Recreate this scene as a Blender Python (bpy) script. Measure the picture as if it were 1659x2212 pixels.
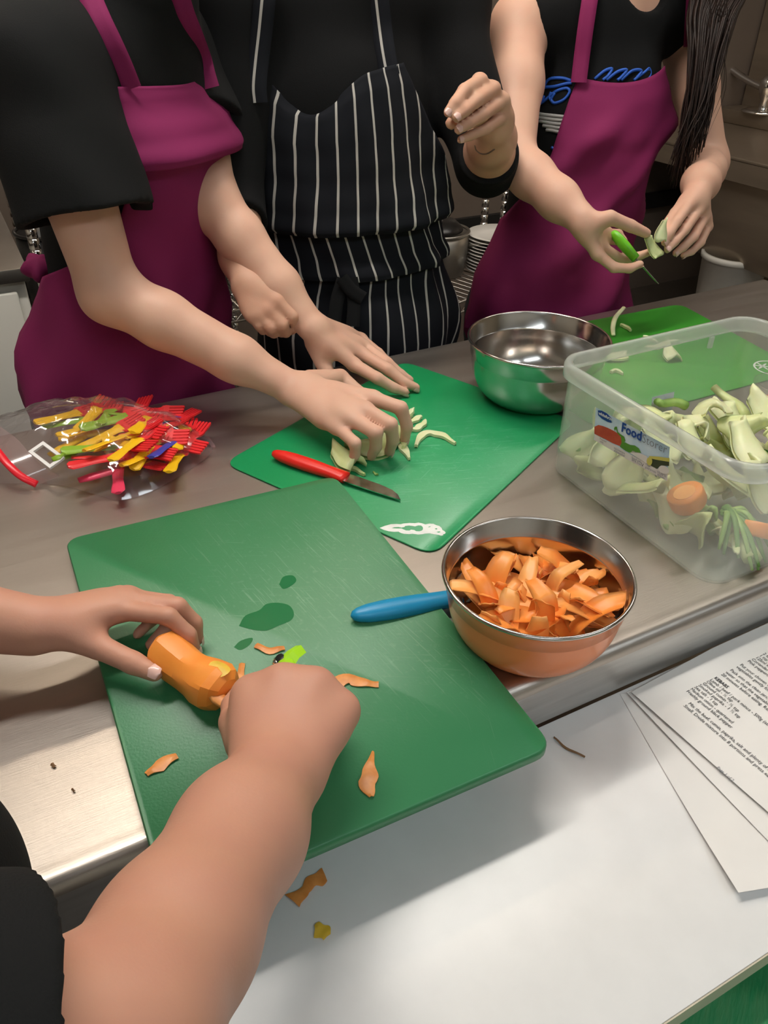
import bpy, bmesh, math, random
import numpy as np
from mathutils import Vector, Matrix, Quaternion

for _o in list(bpy.data.objects):
    bpy.data.objects.remove(_o, do_unlink=True)
SC = bpy.context.scene
COL = SC.collection
random.seed(7)
RNG = np.random.default_rng(7)
PI = math.pi

# ------------------------------------------------------------------ camera
W, H = 1659, 2212
F_PX = 1708.15
PITCH = math.radians(34.8973)
ROLL = math.radians(0.7241)
TZ = 0.90                      # worktop height
CAMZ = TZ + 0.53
_F = np.array([0, math.cos(PITCH), -math.sin(PITCH)])
_U = np.array([0, math.sin(PITCH), math.cos(PITCH)])
_R = np.array([1.0, 0, 0])
_c, _s = math.cos(ROLL), math.sin(ROLL)
CX = _c * _R + _s * _U
CY = -_s * _R + _c * _U
cam_data = bpy.data.cameras.new('camera')
cam = bpy.data.objects.new('camera', cam_data)
COL.objects.link(cam)
m = Matrix.Identity(4)
for i in range(3):
    m[i][0] = CX[i]; m[i][1] = CY[i]; m[i][2] = -_F[i]
m[2][3] = CAMZ
cam.matrix_world = m
cam_data.sensor_fit = 'VERTICAL'
cam_data.sensor_height = 36.0
cam_data.lens = F_PX / H * 36.0
cam_data.clip_start = 0.02
SC.camera = cam

# ------------------------------------------------------------------ frame of the worktop: s along it, n across it, z above it
O = np.array([-0.23938, 0.29161, 0.0])
D = np.array([0.88318, 0.46905, 0.0])
N = np.array([-0.46905, 0.88318, 0.0])
YAW = math.atan2(D[1], D[0])

def T(s, n, z=0.0):
    return O + D * s + N * n + np.array([0, 0, TZ + z])
def ray(px, py):
    return (px - W / 2) / F_PX * CX - (py - H / 2) / F_PX * CY + _F
CP = np.array([0, 0, CAMZ])
def PZ(px, py, z):
    v = ray(px, py); return CP + v * ((TZ + z - CAMZ) / v[2])
def PN(px, py, n):
    v = ray(px, py); return CP + v * ((n - (CP - O) @ N) / (v @ N))
def PS(px, py, s):
    v = ray(px, py); return CP + v * ((s - (CP - O) @ D) / (v @ D))
def ALONG(px, py, ref, length, near=True):
    v = ray(px, py); v = v / np.linalg.norm(v)
    w = CP - np.asarray(ref); b = v @ w; c = w @ w - length ** 2
    disc = b * b - c
    if disc < 0: return CP + v * (-b)
    return CP + v * (-b - math.sqrt(disc) if near else -b + math.sqrt(disc))
def SNZ(P):
    P = np.asarray(P); return ((P - O) @ D, (P - O) @ N, P[2] - TZ)

# ------------------------------------------------------------------ exposure, world
vs = SC.view_settings
vs.view_transform = 'Standard'
vs.look = 'None'
vs.exposure = 0.0
vs.gamma = 1.0
vs.use_curve_mapping = False
world = bpy.data.worlds.new('world'); SC.world = world
world.use_nodes = True
world.node_tree.nodes['Background'].inputs[0].default_value = (0.9, 0.95, 1.0, 1)
world.node_tree.nodes['Background'].inputs[1].default_value = 0.25

LIGHT_POWER = 20.0
# (s, n, length, width, strength) of the ceiling fixtures, then two added fill panels
FIXTURES = [(0.25, 0.62, 1.25, 0.10, 2.5), (0.55, 1.45, 1.5, 0.08, 1.3), (1.9, 0.75, 1.25, 0.12, 0.9),
            (-0.3, -1.35, 1.3, 0.3, 0.42), (1.5, -1.35, 1.3, 0.3, 0.42)]  # cool fill panels, added out of view to brighten the people's fronts
CEIL = 2.62

# ------------------------------------------------------------------ materials
MATS = {}
def nt(name):
    mt = bpy.data.materials.new(name); mt.use_nodes = True
    MATS[name] = mt
    return mt, mt.node_tree, mt.node_tree.nodes['Principled BSDF']
def lin(h):
    h = h.lstrip('#'); c = [int(h[i:i + 2], 16) / 255 for i in (0, 2, 4)]
    return tuple(x / 12.92 if x <= 0.04045 else ((x + 0.055) / 1.055) ** 2.4 for x in c) + (1.0,)
def col(c):
    if isinstance(c, str): return lin(c)
    return tuple(c) + (1.0,) if len(c) == 3 else tuple(c)
def mat(name, c, rough=0.5, metal=0.0, spec=0.5, var=0.0, vscale=8.0, c2=None, bump=0.0, bscale=80.0,
        sss=0.0, coat=0.0, stretch=None, detail=4.0, rvar=0.0, obj=True, sheen=0.0):
    """Principled material; var mixes towards c2 (or a darker tone) with noise; bump adds fine relief."""
    mt, t, b = nt(name)
    c = col(c)
    b.inputs['Roughness'].default_value = rough
    b.inputs['Metallic'].default_value = metal
    b.inputs['Specular IOR Level'].default_value = spec
    b.inputs['Coat Weight'].default_value = coat
    b.inputs['Sheen Weight'].default_value = sheen
    if sss:
        b.inputs['Subsurface Weight'].default_value = sss
        b.inputs['Subsurface Radius'].default_value = (0.012, 0.005, 0.003)
        b.inputs['Subsurface Scale'].default_value = 0.6
    tc = t.nodes.new('ShaderNodeTexCoord'); vec = tc.outputs['Object']
    if stretch:
        mp = t.nodes.new('ShaderNodeMapping'); t.links.new(vec, mp.inputs['Vector'])
        mp.vector_type = 'TEXTURE'
        mp.inputs['Rotation'].default_value = (0, 0, stretch[3] if len(stretch) > 3 else 0)
        mp.inputs['Scale'].default_value = tuple(1.0 / x for x in stretch[:3]); vec = mp.outputs['Vector']
    if var:
        nz = t.nodes.new('ShaderNodeTexNoise'); t.links.new(vec, nz.inputs['Vector'])
        nz.inputs['Scale'].default_value = vscale; nz.inputs['Detail'].default_value = detail
        rp = t.nodes.new('ShaderNodeValToRGB'); t.links.new(nz.outputs['Fac'], rp.inputs['Fac'])
        rp.color_ramp.elements[0].position = 0.35; rp.color_ramp.elements[1].position = 0.68
        d2 = col(c2) if c2 else tuple(x * 0.6 for x in c[:3]) + (1,)
        rp.color_ramp.elements[0].color = c
        rp.color_ramp.elements[1].color = tuple(a * (1 - var) + q * var for a, q in zip(c, d2))
        t.links.new(rp.outputs['Color'], b.inputs['Base Color'])
        if rvar:
            mr = t.nodes.new('ShaderNodeMapRange'); t.links.new(nz.outputs['Fac'], mr.inputs['Value'])
            mr.inputs['To Min'].default_value = rough - rvar; mr.inputs['To Max'].default_value = rough + rvar
            t.links.new(mr.outputs['Result'], b.inputs['Roughness'])
    else:
        b.inputs['Base Color'].default_value = c
    if bump:
        n2 = t.nodes.new('ShaderNodeTexNoise'); t.links.new(vec, n2.inputs['Vector'])
        n2.inputs['Scale'].default_value = bscale; n2.inputs['Detail'].default_value = 3
        bp = t.nodes.new('ShaderNodeBump'); t.links.new(n2.outputs['Fac'], bp.inputs['Height'])
        bp.inputs['Strength'].default_value = bump; bp.inputs['Distance'].default_value = 0.002
        t.links.new(bp.outputs['Normal'], b.inputs['Normal'])
    return mt
def clear(name, tint, opac, rough=0.15, colr=(0.9, 0.9, 0.9), fres=0.03):
    """Thin clear plastic: see-through with a milky share and a glossy skin."""
    mt, t, b = nt(name)
    b.inputs['Base Color'].default_value = col(colr); b.inputs['Roughness'].default_value = rough
    tr = t.nodes.new('ShaderNodeBsdfTransparent'); tr.inputs[0].default_value = col(tint)
    gl = t.nodes.new('ShaderNodeBsdfGlossy'); gl.inputs['Roughness'].default_value = rough
    tl = t.nodes.new('ShaderNodeBsdfTranslucent'); tl.inputs[0].default_value = col(colr)
    m0 = t.nodes.new('ShaderNodeMixShader'); m0.inputs[0].default_value = 0.5
    t.links.new(b.outputs[0], m0.inputs[1]); t.links.new(tl.outputs[0], m0.inputs[2])
    m1 = t.nodes.new('ShaderNodeMixShader'); m1.inputs[0].default_value = opac
    t.links.new(tr.outputs[0], m1.inputs[1]); t.links.new(m0.outputs[0], m1.inputs[2])
    lw = t.nodes.new('ShaderNodeLayerWeight'); lw.inputs[0].default_value = 0.5
    pw = t.nodes.new('ShaderNodeMath'); pw.operation = 'POWER'; t.links.new(lw.outputs['Facing'], pw.inputs[0]); pw.inputs[1].default_value = 4.0
    ma = t.nodes.new('ShaderNodeMath'); ma.operation = 'MULTIPLY_ADD'; t.links.new(pw.outputs[0], ma.inputs[0]); ma.inputs[1].default_value = 0.45; ma.inputs[2].default_value = fres
    m2 = t.nodes.new('ShaderNodeMixShader'); t.links.new(ma.outputs[0], m2.inputs[0])
    t.links.new(m1.outputs[0], m2.inputs[1]); t.links.new(gl.outputs[0], m2.inputs[2])
    t.links.new(m2.outputs[0], t.nodes['Material Output'].inputs['Surface'])
    return mt

# ------------------------------------------------------------------ mesh helpers
def link(ob, parent=None):
    COL.objects.link(ob)
    if parent is not None:
        ob.parent = parent
        ob.matrix_parent_inverse = Matrix.Translation(-Vector(parent.location))
    return ob
def mk(name, v, f, mt, parent=None, smooth=True, mats=None, fm=None, uv=None):
    me = bpy.data.meshes.new(name)
    me.from_pydata([tuple(map(float, p)) for p in v], [], [tuple(map(int, q)) for q in f])
    return fin(name, me, mt, parent, smooth, mats, fm, uv)
def fin(name, me, mt, parent=None, smooth=True, mats=None, fm=None, uv=None):
    for x in (mats or [mt]):
        me.materials.append(MATS[x] if isinstance(x, str) else x)
    if fm is not None:
        me.polygons.foreach_set('material_index', np.asarray(fm, dtype=np.int32))
    if smooth:
        me.polygons.foreach_set('use_smooth', np.ones(len(me.polygons), dtype=bool))
    if uv is not None:
        ul = me.uv_layers.new(name='UVMap')
        li = np.zeros(len(me.loops), dtype=np.int32); me.loops.foreach_get('vertex_index', li)
        ul.data.foreach_set('uv', np.asarray(uv, dtype=np.float32)[li].ravel())
    me.validate(); me.update()
    ob = bpy.data.objects.new(name, me)
    return link(ob, parent)
def bmk(name, bm, mt, parent=None, smooth=False, angle=None, **k):
    bmesh.ops.recalc_face_normals(bm, faces=bm.faces)
    me = bpy.data.meshes.new(name); bm.to_mesh(me); bm.free()
    ob = fin(name, me, mt, parent, smooth, **k)
    if angle: 
        me.polygons.foreach_set('use_smooth', np.ones(len(me.polygons), dtype=bool))
        me.set_sharp_from_angle(angle=math.radians(angle))
    return ob
def thing(name, label, cat, loc, group=None):
    o = bpy.data.objects.new(name, None); COL.objects.link(o)
    o.empty_display_size = 0.05
    o.location = Vector([float(x) for x in loc]); tag(o, label, cat, group)
    return o
def tag(o, label, cat, group=None):
    o['label'] = label; o['category'] = cat
    if group: o['group'] = group
    return o
def struct(o):
    o['kind'] = 'structure'; return o

def box_bm(bm, s0, s1, n0, n1, z0, z1, bev=0.0):
    vs_ = [bm.verts.new(T(s, n, z)) for z in (z0, z1) for n in (n0, n1) for s in (s0, s1)]
    fs = [(0, 2, 3, 1), (4, 5, 7, 6), (0, 1, 5, 4), (2, 6, 7, 3), (0, 4, 6, 2), (1, 3, 7, 5)]
    F = [bm.faces.new([vs_[i] for i in q]) for q in fs]
    if bev:
        ed = list({e for q in F for e in q.edges})
        bmesh.ops.bevel(bm, geom=ed, offset=bev, segments=2, affect='EDGES', profile=0.5)
    return bm
def sbox(name, s0, s1, n0, n1, z0, z1, mt, parent=None, bev=0.0):
    bm = bmesh.new(); box_bm(bm, s0, s1, n0, n1, z0, z1, bev)
    return bmk(name, bm, mt, parent, smooth=False, angle=40 if bev else None)
def tube(pts, rad, seg=10, cap=True, flat=1.0, up=None):
    """verts, faces of a tube along pts; rad scalar or list; flat squashes one cross axis."""
    pts = [np.asarray(p, float) for p in pts]; k = len(pts)
    rad = [rad] * k if np.isscalar(rad) else list(rad)
    v, f = [], []
    tang = [pts[min(i + 1, k - 1)] - pts[max(i - 1, 0)] for i in range(k)]
    tang = [t / (np.linalg.norm(t) + 1e-12) for t in tang]
    a = np.array([0, 0, 1.0]) if up is None else np.asarray(up, float)
    if abs(a @ tang[0]) > 0.95: a = np.array([1.0, 0, 0])
    for i in range(k):
        a = a - (a @ tang[i]) * tang[i]; a = a / (np.linalg.norm(a) + 1e-12)
        b = np.cross(tang[i], a)
        for j in range(seg):
            an = 2 * PI * j / seg
            v.append(pts[i] + rad[i] * (flat * math.cos(an) * a + math.sin(an) * b))
    for i in range(k - 1):
        for j in range(seg):
            j2 = (j + 1) % seg
            f.append((i * seg + j, i * seg + j2, (i + 1) * seg + j2, (i + 1) * seg + j))
    if cap:
        f.append(tuple(range(seg))[::-1]); f.append(tuple((k - 1) * seg + j for j in range(seg)))
    return v, f
def tubeo(name, pts, rad, mt, parent=None, seg=10, **k):
    v, f = tube(pts, rad, seg, **k)
    return mk(name, v, f, mt, parent)
def lathe(prof, seg, c, ax=None):
    """profile of (r,z) spun about the vertical through c"""
    v, f = [], []
    for r, z in prof:
        for j in range(seg):
            a = 2 * PI * j / seg
            v.append((c[0] + r * math.cos(a), c[1] + r * math.sin(a), c[2] + z))
    for i in range(len(prof) - 1):
        for j in range(seg):
            j2 = (j + 1) % seg
            f.append((i * seg + j, i * seg + j2, (i + 1) * seg + j2, (i + 1) * seg + j))
    return v, f
def loft(loops, closed=True, cap0=False, cap1=False):
    k = len(loops[0]); v = [p for lp in loops for p in lp]; f = []
    for i in range(len(loops) - 1):
        for j in range(k if closed else k - 1):
            j2 = (j + 1) % k
            f.append((i * k + j, i * k + j2, (i + 1) * k + j2, (i + 1) * k + j))
    if cap0: f.append(tuple(range(k))[::-1])
    if cap1: f.append(tuple((len(loops) - 1) * k + j for j in range(k)))
    return v, f
def rrect(x0, x1, y0, y1, r, z, q=6):
    """rounded rectangle in table coordinates"""
    out = []
    for cx, cy, a0 in ((x1 - r, y1 - r, 0), (x0 + r, y1 - r, PI / 2), (x0 + r, y0 + r, PI), (x1 - r, y0 + r, 1.5 * PI)):
        for i in range(q + 1):
            a = a0 + PI / 2 * i / q
            out.append(T(cx + r * math.cos(a), cy + r * math.sin(a), z))
    return out
def catmull(pts, per=8):
    P = [np.asarray(p, float) for p in pts]; P = [2 * P[0] - P[1]] + P + [2 * P[-1] - P[-2]]
    out = []
    for i in range(1, len(P) - 2):
        for j in range(per):
            t = j / per
            out.append(0.5 * ((2 * P[i]) + (P[i + 1] - P[i - 1]) * t + (2 * P[i - 1] - 5 * P[i] + 4 * P[i + 1] - P[i + 2]) * t * t
                              + (3 * P[i] - P[i - 1] - 3 * P[i + 1] + P[i + 2]) * t ** 3))
    out.append(P[-2]); return out
def slab(name, quad, z0, z1, r, mt, parent=None, bev=0.0015, q=6):
    """rounded-corner board whose outline is a quad of (s,n), in order"""
    Q = [np.array(p, float) for p in quad]; lp = []
    for i in range(4):
        a, b, c = Q[i - 1], Q[i], Q[(i + 1) % 4]
        u = (a - b) / np.linalg.norm(a - b); w = (c - b) / np.linalg.norm(c - b)
        for j in range(q + 1):
            t = j / q
            p0, p1, p2 = b + u * r, b, b + w * r
            lp.append((1 - t) ** 2 * p0 + 2 * t * (1 - t) * p1 + t * t * p2)
    cen = sum(Q) / 4
    def ring(inset, z):
        o = []
        for p in lp:
            dv = cen - p; dv = dv / np.linalg.norm(dv)
            pp = p + dv * inset; o.append(T(pp[0], pp[1], z))
        return o
    v, f = loft([ring(bev, z0), ring(0, z0 + bev), ring(0, z1 - bev), ring(bev, z1)], cap0=True, cap1=True)
    ob = mk(name, v, f, mt, parent)
    ob.data.set_sharp_from_angle(angle=math.radians(50))
    return ob
def copytree(o, parent=None):
    c = o.copy(); COL.objects.link(c)
    if parent is not None: c.parent = parent
    for ch in o.children: copytree(ch, c)
    return c

BZ0 = .012
# ------------------------------------------------------------------ materials in use
mat('steel_top', (0.52, 0.475, 0.43), 0.40, 1.0, var=0.35, vscale=3, c2=(0.40, 0.36, 0.32), bump=0.06, bscale=60,
    stretch=(1.0, 12.0, 1.0, YAW), rvar=0.09)
mat('steel_apron', (0.62, 0.61, 0.59), 0.34, 1.0, var=0.4, vscale=9, bump=0.08, bscale=50, stretch=(1, 1, 12, YAW), rvar=0.05)
mat('steel_bowl', (0.60, 0.57, 0.54), 0.17, 1.0, var=0.1, vscale=25, rvar=0.02)
mat('steel_shiny', (0.78, 0.76, 0.74), 0.1, 1.0)
mat('steel_dull', (0.45, 0.42, 0.38), 0.4, 1.0, var=0.4, vscale=6)
mat('steel_wall', (0.46, 0.385, 0.30), 0.42, 0.85, var=0.4, vscale=3, stretch=(1, 1, 6, 0))
mat('blade', (0.62, 0.60, 0.58), 0.2, 1.0, var=0.6, vscale=90, c2=(0.85, 0.82, 0.75), rvar=0.1)
mat('orange_enamel', (0.95, 0.27, 0.085), 0.22, 0.0, coat=0.25)
def board_mat(name, base, pale, rough, centre, radius, ang, dens=.5):
    """plastic board: plain colour, a scuffed paler middle with knife scratches"""
    mt, t, b = nt(name); L = t.links.new; nd = t.nodes.new
    tc = nd('ShaderNodeTexCoord')
    def noise(rot_, sc, scale, det=5):
        mp = nd('ShaderNodeMapping'); mp.vector_type = 'TEXTURE'; L(tc.outputs['Object'], mp.inputs['Vector']); mp.inputs['Rotation'].default_value = (0, 0, rot_)
        mp.inputs['Scale'].default_value = (1 / sc[0], 1 / sc[1], 1); n_ = nd('ShaderNodeTexNoise'); L(mp.outputs[0], n_.inputs['Vector']); n_.inputs['Scale'].default_value = scale; n_.inputs['Detail'].default_value = det
        return n_.outputs['Fac']
    def ramp(x, a, c):
        m_ = nd('ShaderNodeMapRange'); L(x, m_.inputs['Value']); m_.inputs['From Min'].default_value = a; m_.inputs['From Max'].default_value = c; m_.clamp = True; return m_.outputs[0]
    def mth(op, x, y):
        m_ = nd('ShaderNodeMath'); m_.operation = op
        for q, z in ((0, x), (1, y)):
            if isinstance(z, (int, float)): m_.inputs[q].default_value = z
            else: L(z, m_.inputs[q])
        return m_.outputs[0]
    vd = nd('ShaderNodeVectorMath'); vd.operation = 'DISTANCE'; L(tc.outputs['Object'], vd.inputs[0]); vd.inputs[1].default_value = tuple(centre)
    near = ramp(mth('ADD', vd.outputs['Value'], mth('MULTIPLY', mth('SUBTRACT', noise(0, (1, 1), 9), .5), .16)), radius, radius * .35)
    s1 = ramp(noise(ang, (1, 26), 26), .60, .68); s2 = ramp(noise(ang + .9, (1, 40), 18), .66, .72); s3 = ramp(noise(ang - .5, (1, 60), 11), .70, .74)
    scr = mth('MAXIMUM', mth('MULTIPLY', mth('MAXIMUM', s1, s2), near), mth('MULTIPLY', s3, .5))
    sp = ramp(noise(0, (1, 1), 160, 2), .60, .72)
    fac = mth('MINIMUM', mth('ADD', mth('MULTIPLY', scr, dens), mth('ADD', mth('MULTIPLY', near, .22), mth('MULTIPLY', mth('MULTIPLY', sp, near), .3))), 1.0)
    mx = nd('ShaderNodeMix'); mx.data_type = 'RGBA'; L(fac, mx.inputs[0]); mx.inputs[6].default_value = col(base); mx.inputs[7].default_value = col(pale)
    L(mx.outputs[2], b.inputs['Base Color']); L(mth('ADD', mth('MULTIPLY', fac, .25), rough), b.inputs['Roughness'])
    bp = nd('ShaderNodeBump'); bp.inputs['Strength'].default_value = .12; bp.inputs['Distance'].default_value = .001; L(mth('SUBTRACT', noise(0, (1, 1), 420, 2), scr), bp.inputs['Height']); L(bp.outputs[0], b.inputs['Normal'])
board_mat('board_green', (0.034, 0.205, 0.078), (0.16, 0.34, 0.20), 0.36, PZ(680, 1300, BZ0), .22, 2.2, .6)
board_mat('mat_green', (0.010, 0.31, 0.10), (0.10, 0.43, 0.22), 0.33, PZ(940, 985, 0), .19, .15, .95)
mat('board_wet', (0.024, 0.175, 0.062), 0.12, coat=.3)
mat('leaf_green_mat', (0.035, 0.33, 0.022), 0.36, var=0.4, vscale=8, c2=(0.06, 0.33, 0.04), bump=0.06, bscale=250)
mat('old_green', (0.02, 0.26, 0.09), 0.5, var=0.6, vscale=40, c2=(0.10, 0.30, 0.12), bump=0.3, bscale=120, detail=9, stretch=(1, 4, 1, YAW + 0.6))
mat('white_laminate', (0.80, 0.79, 0.775), 0.35, var=0.1, vscale=30)
mat('cream_edge', (0.62, 0.55, 0.42), 0.5, var=0.3, vscale=20)
mat('print_white', (0.82, 0.84, 0.80), 0.5, var=0.3, vscale=60)
mat('knife_red', (0.80, 0.02, 0.012), 0.33)
mat('knife_blue', (0.008, 0.26, 0.50), 0.38)
mat('knife_green', (0.16, 0.58, 0.02), 0.33)
mat('peeler_lime', (0.42, 0.80, 0.02), 0.35)
mat('carrot', (0.90, 0.27, 0.035), 0.42, var=0.6, vscale=35, c2=(0.95, 0.36, 0.06), sss=0.1, bump=0.1, bscale=120)
mat('carrot_yellow', (0.85, 0.55, 0.05), 0.45, var=0.5, vscale=80)
mat('carrot_skin', (0.62, 0.21, 0.04), 0.4, var=0.8, vscale=90, c2=(0.85, 0.36, 0.10))
mat('carrot_ribbon', (0.93, 0.26, 0.035), 0.4, var=0.6, vscale=40, c2=(0.98, 0.40, 0.10), sss=0.1)
mat('carrot_ribbon_pale', (0.95, 0.36, 0.08), 0.4, var=0.6, vscale=40, c2=(0.97, 0.48, 0.16), sss=0.1)
mat('peel_brown', (0.28, 0.15, 0.07), 0.6, var=0.5, vscale=200)
mat('fennel', (0.68, 0.72, 0.36), 0.4, var=0.7, vscale=45, c2=(0.50, 0.60, 0.22), sss=0.15, bump=0.15, bscale=150)
mat('fennel_pale', (0.78, 0.79, 0.50), 0.4, var=0.6, vscale=40, c2=(0.66, 0.72, 0.34), sss=0.15, bump=0.15, bscale=120)
mat('stalk_green', (0.22, 0.40, 0.08), 0.42, var=0.7, vscale=60, c2=(0.38, 0.52, 0.16), bump=0.2, bscale=140)
mat('frond_green', (0.10, 0.24, 0.04), 0.5, var=0.7, vscale=60, c2=(0.18, 0.34, 0.08))
mat('cucumber_skin', (0.04, 0.15, 0.02), 0.35, var=0.5, vscale=90)
mat('tomato', (0.85, 0.10, 0.035), 0.25, coat=0.4, var=0.4, vscale=30, c2=(0.9, 0.22, 0.08))
clear('box_plastic', (0.97, 0.985, 0.975), 0.18, 0.16, (0.86, 0.9, 0.87))
clear('box_rim', (0.96, 0.98, 0.97), 0.46, 0.2, (0.86, 0.89, 0.86))
clear('clear_plastic', (0.98, 0.98, 0.98), 0.05, 0.08, (0.9, 0.9, 0.9), 0.04)
clear('bag_film', (0.985, 0.97, 0.975), 0.05, 0.10, (0.9, 0.82, 0.84), 0.10)
clear('bag_seam', (0.97, 0.9, 0.91), 0.2, 0.12, (0.85, 0.6, 0.6), 0.06)
mat('zip_red', (0.80, 0.015, 0.03), 0.3)
mat('plastic_red', (0.78, 0.025, 0.03), 0.35)
mat('plastic_yellow', (0.90, 0.52, 0.01), 0.35)
mat('plastic_green', (0.26, 0.44, 0.03), 0.35)
mat('plastic_blue', (0.05, 0.06, 0.40), 0.35)
mat('plastic_pink', (0.80, 0.05, 0.12), 0.35)
mat('plastic_white', (0.82, 0.80, 0.78), 0.4)
mat('paper', (0.80, 0.78, 0.75), 0.65, var=0.12, vscale=18)
mat('ink', (0.03, 0.03, 0.035), 0.6)
mat('ink_grey', (0.16, 0.17, 0.20), 0.6)
mat('label_blue', (0.008, 0.045, 0.28), 0.4)
mat('label_sky', (0.35, 0.55, 0.72), 0.4, var=0.9, vscale=25, c2=(0.72, 0.80, 0.86))
mat('label_red', (0.42, 0.035, 0.02), 0.4, var=0.5, vscale=90, c2=(0.6, 0.1, 0.04))
mat('label_greenveg', (0.09, 0.28, 0.02), 0.4, var=0.5, vscale=90)
mat('label_darkveg', (0.03, 0.035, 0.01), 0.4)
mat('label_yellow', (0.55, 0.50, 0.10), 0.4)
mat('label_strip', (0.66, 0.62, 0.58), 0.4)
mat('sticker', (0.80, 0.83, 0.88), 0.4)
mat('wall_paint', (0.62, 0.58, 0.50), 0.7, var=0.15, vscale=4)
mat('wall_brown', (0.16, 0.125, 0.10), 0.55, var=0.3, vscale=4)
mat('wall_tan', (0.30, 0.235, 0.15), 0.5, var=0.3, vscale=5)
mat('ceiling_paint', (0.72, 0.70, 0.66), 0.8)
mat('floor_tile', (0.13, 0.105, 0.09), 0.45, var=0.4, vscale=6)
mat('grout', (0.06, 0.055, 0.05), 0.8)
mat('black_plastic', (0.012, 0.012, 0.012), 0.4)
mat('black_pan', (0.012, 0.011, 0.011), 0.3)
mat('china', (0.72, 0.70, 0.66), 0.25)
mat('alu', (0.52, 0.50, 0.46), 0.35, 1.0, var=0.4, vscale=20)
mat('tub_white', (0.70, 0.68, 0.62), 0.5, var=0.2, vscale=20)
mat('fridge_white', (0.66, 0.64, 0.58), 0.4)

# ------------------------------------------------------------------ the room
SL, SR, NB, NF = -1.75, 3.05, 2.15, -2.4
FZ = -TZ
struct(sbox('floor', SL - .1, SR + .1, NF - .1, NB + .1, FZ - .06, FZ, 'grout'))
_fl = bpy.data.objects['floor']
_q = bmesh.new(); box_bm(_q, 0, .292, 0, .292, 0, .004)
for v_ in _q.verts: v_.co = v_.co - Vector(T(0, 0, 0))
_tm = bpy.data.meshes.new('floor_tile'); _q.normal_update(); bmesh.ops.recalc_face_normals(_q, faces=_q.faces); _q.to_mesh(_tm); _q.free(); _tm.materials.append(MATS['floor_tile'])
for i in range(16):
    for j in range(15):
        o = bpy.data.objects.new('tile', _tm); COL.objects.link(o)
        o.parent = _fl; o.location = Vector(T(SL + .01 + i * .3, NF + .01 + j * .3, FZ))
ceil = struct(sbox('ceiling', SL - .1, SR + .1, NF - .1, NB + .1, CEIL - TZ, CEIL - TZ + .08, 'ceiling_paint'))
struct(sbox('wall_back', SL - .1, SR + .1, NB, NB + .1, FZ, CEIL - TZ, 'wall_brown'))
struct(sbox('wall_left', SL - .1, SL, NF, NB, FZ, CEIL - TZ, 'wall_paint'))
struct(sbox('wall_right', SR, SR + .1, NF, NB, FZ, CEIL - TZ, 'wall_tan'))
struct(sbox('wall_front', SL - .1, SR + .1, NF - .1, NF, FZ, CEIL - TZ, 'wall_paint'))
struct(sbox('trim_1', SL, SR, NB - .02, NB, -0.30, -0.24, 'black_plastic'))
struct(sbox('baseboard_back', SL, SR, NB - .015, NB, FZ, FZ + .12, 'wall_tan'))

# ceiling fixtures that light the kitchen, and two unseen fill panels added behind the camera
def lamp_mat(k):
    mt, t, b = nt('lamp_diffuser_%d' % k)
    b.inputs['Base Color'].default_value = (0.9, 0.9, 0.9, 1)
    b.inputs['Emission Color'].default_value = ((1.0, 0.95, 0.88, 1), (1.0, 0.84, 0.66, 1), (1.0, 0.93, 0.85, 1))[k] if k < 3 else (0.84, 0.94, 1.0, 1)
    b.inputs['Emission Strength'].default_value = LIGHT_POWER * FIXTURES[k][4]
    return mt
LNAMES = ['ceiling strip light above the steel worktop', 'ceiling strip light above the striped apron and shelves', 'ceiling strip light above the worktop end',
          'added unseen fill panel behind the photographer on the left', 'added unseen fill panel behind the photographer on the right']
for k, (s, n, ln, wd, st) in enumerate(FIXTURES):
    lm = lamp_mat(k)
    z1 = CEIL - TZ
    e = thing('ceiling_or_fill_light', LNAMES[k], 'light', T(s, n, z1 - .001), None)
    sbox('housing', s - ln / 2 - .02, s + ln / 2 + .02, n - wd / 2 - .02, n + wd / 2 + .02, z1 - .055, z1 - .001, 'plastic_white', e, .004)
    sbox('diffuser', s - ln / 2, s + ln / 2, n - wd / 2, n + wd / 2, z1 - .07, z1 - .0551, lm, e)

# ------------------------------------------------------------------ steel prep table
TS0, TS1, TD = -0.95, 1.516, 0.70
tab = thing('prep_table', 'long brushed stainless steel prep table under the chopping boards', 'table', T(.3, .35, FZ))
def top_profile():
    pr = [(0.006, -.060), (0.0, -.058), (0.0, -.016)]
    for i in range(7):
        a = PI - PI / 2 * i / 6
        pr.append((0.011 + 0.011 * math.cos(a), -.0115 + 0.0125 * math.sin(a)))
    pr += [(0.017, .0004), (0.024, 0), (TD - .02, 0)]
    for i in range(7):
        a = PI / 2 - PI / 2 * i / 6
        pr.append((TD - .011 + 0.011 * math.cos(a), -.0115 + 0.0115 * math.sin(a)))
    pr += [(TD, -.055), (TD - .006, -.058)]
    pr += [(TD - .006, -.02), (0.006, -.02)]
    return pr
lp = [[T(s, a, b) for a, b in top_profile()] for s in (TS0, TS1 - .012, TS1)]
k = len(lp[0])
v, f = loft(lp, cap0=True, cap1=True)
_n = len(f)
ob = mk('table_top', v, f, None, tab, mats=['steel_top', 'steel_apron'],
        fm=[1 if (i % k) in (0, 1, 2, k - 1, k - 2, k - 3, k - 4) and i < 2 * k else 0 for i in range(_n)])
ob.data.set_sharp_from_angle(angle=math.radians(45))
for s in (TS0 + .06, TS1 - .06):
    for n in (.07, TD - .07):
        c = T(s, n, 0)
        tubeo('leg', [c + [0, 0, FZ + .03], c + [0, 0, -.02]], .02, 'steel_dull', tab, 12)
        tubeo('foot', [c + [0, 0, FZ], c + [0, 0, FZ + .012], c + [0, 0, FZ + .04]], [.028, .028, .02], 'black_plastic', tab, 12)
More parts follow.
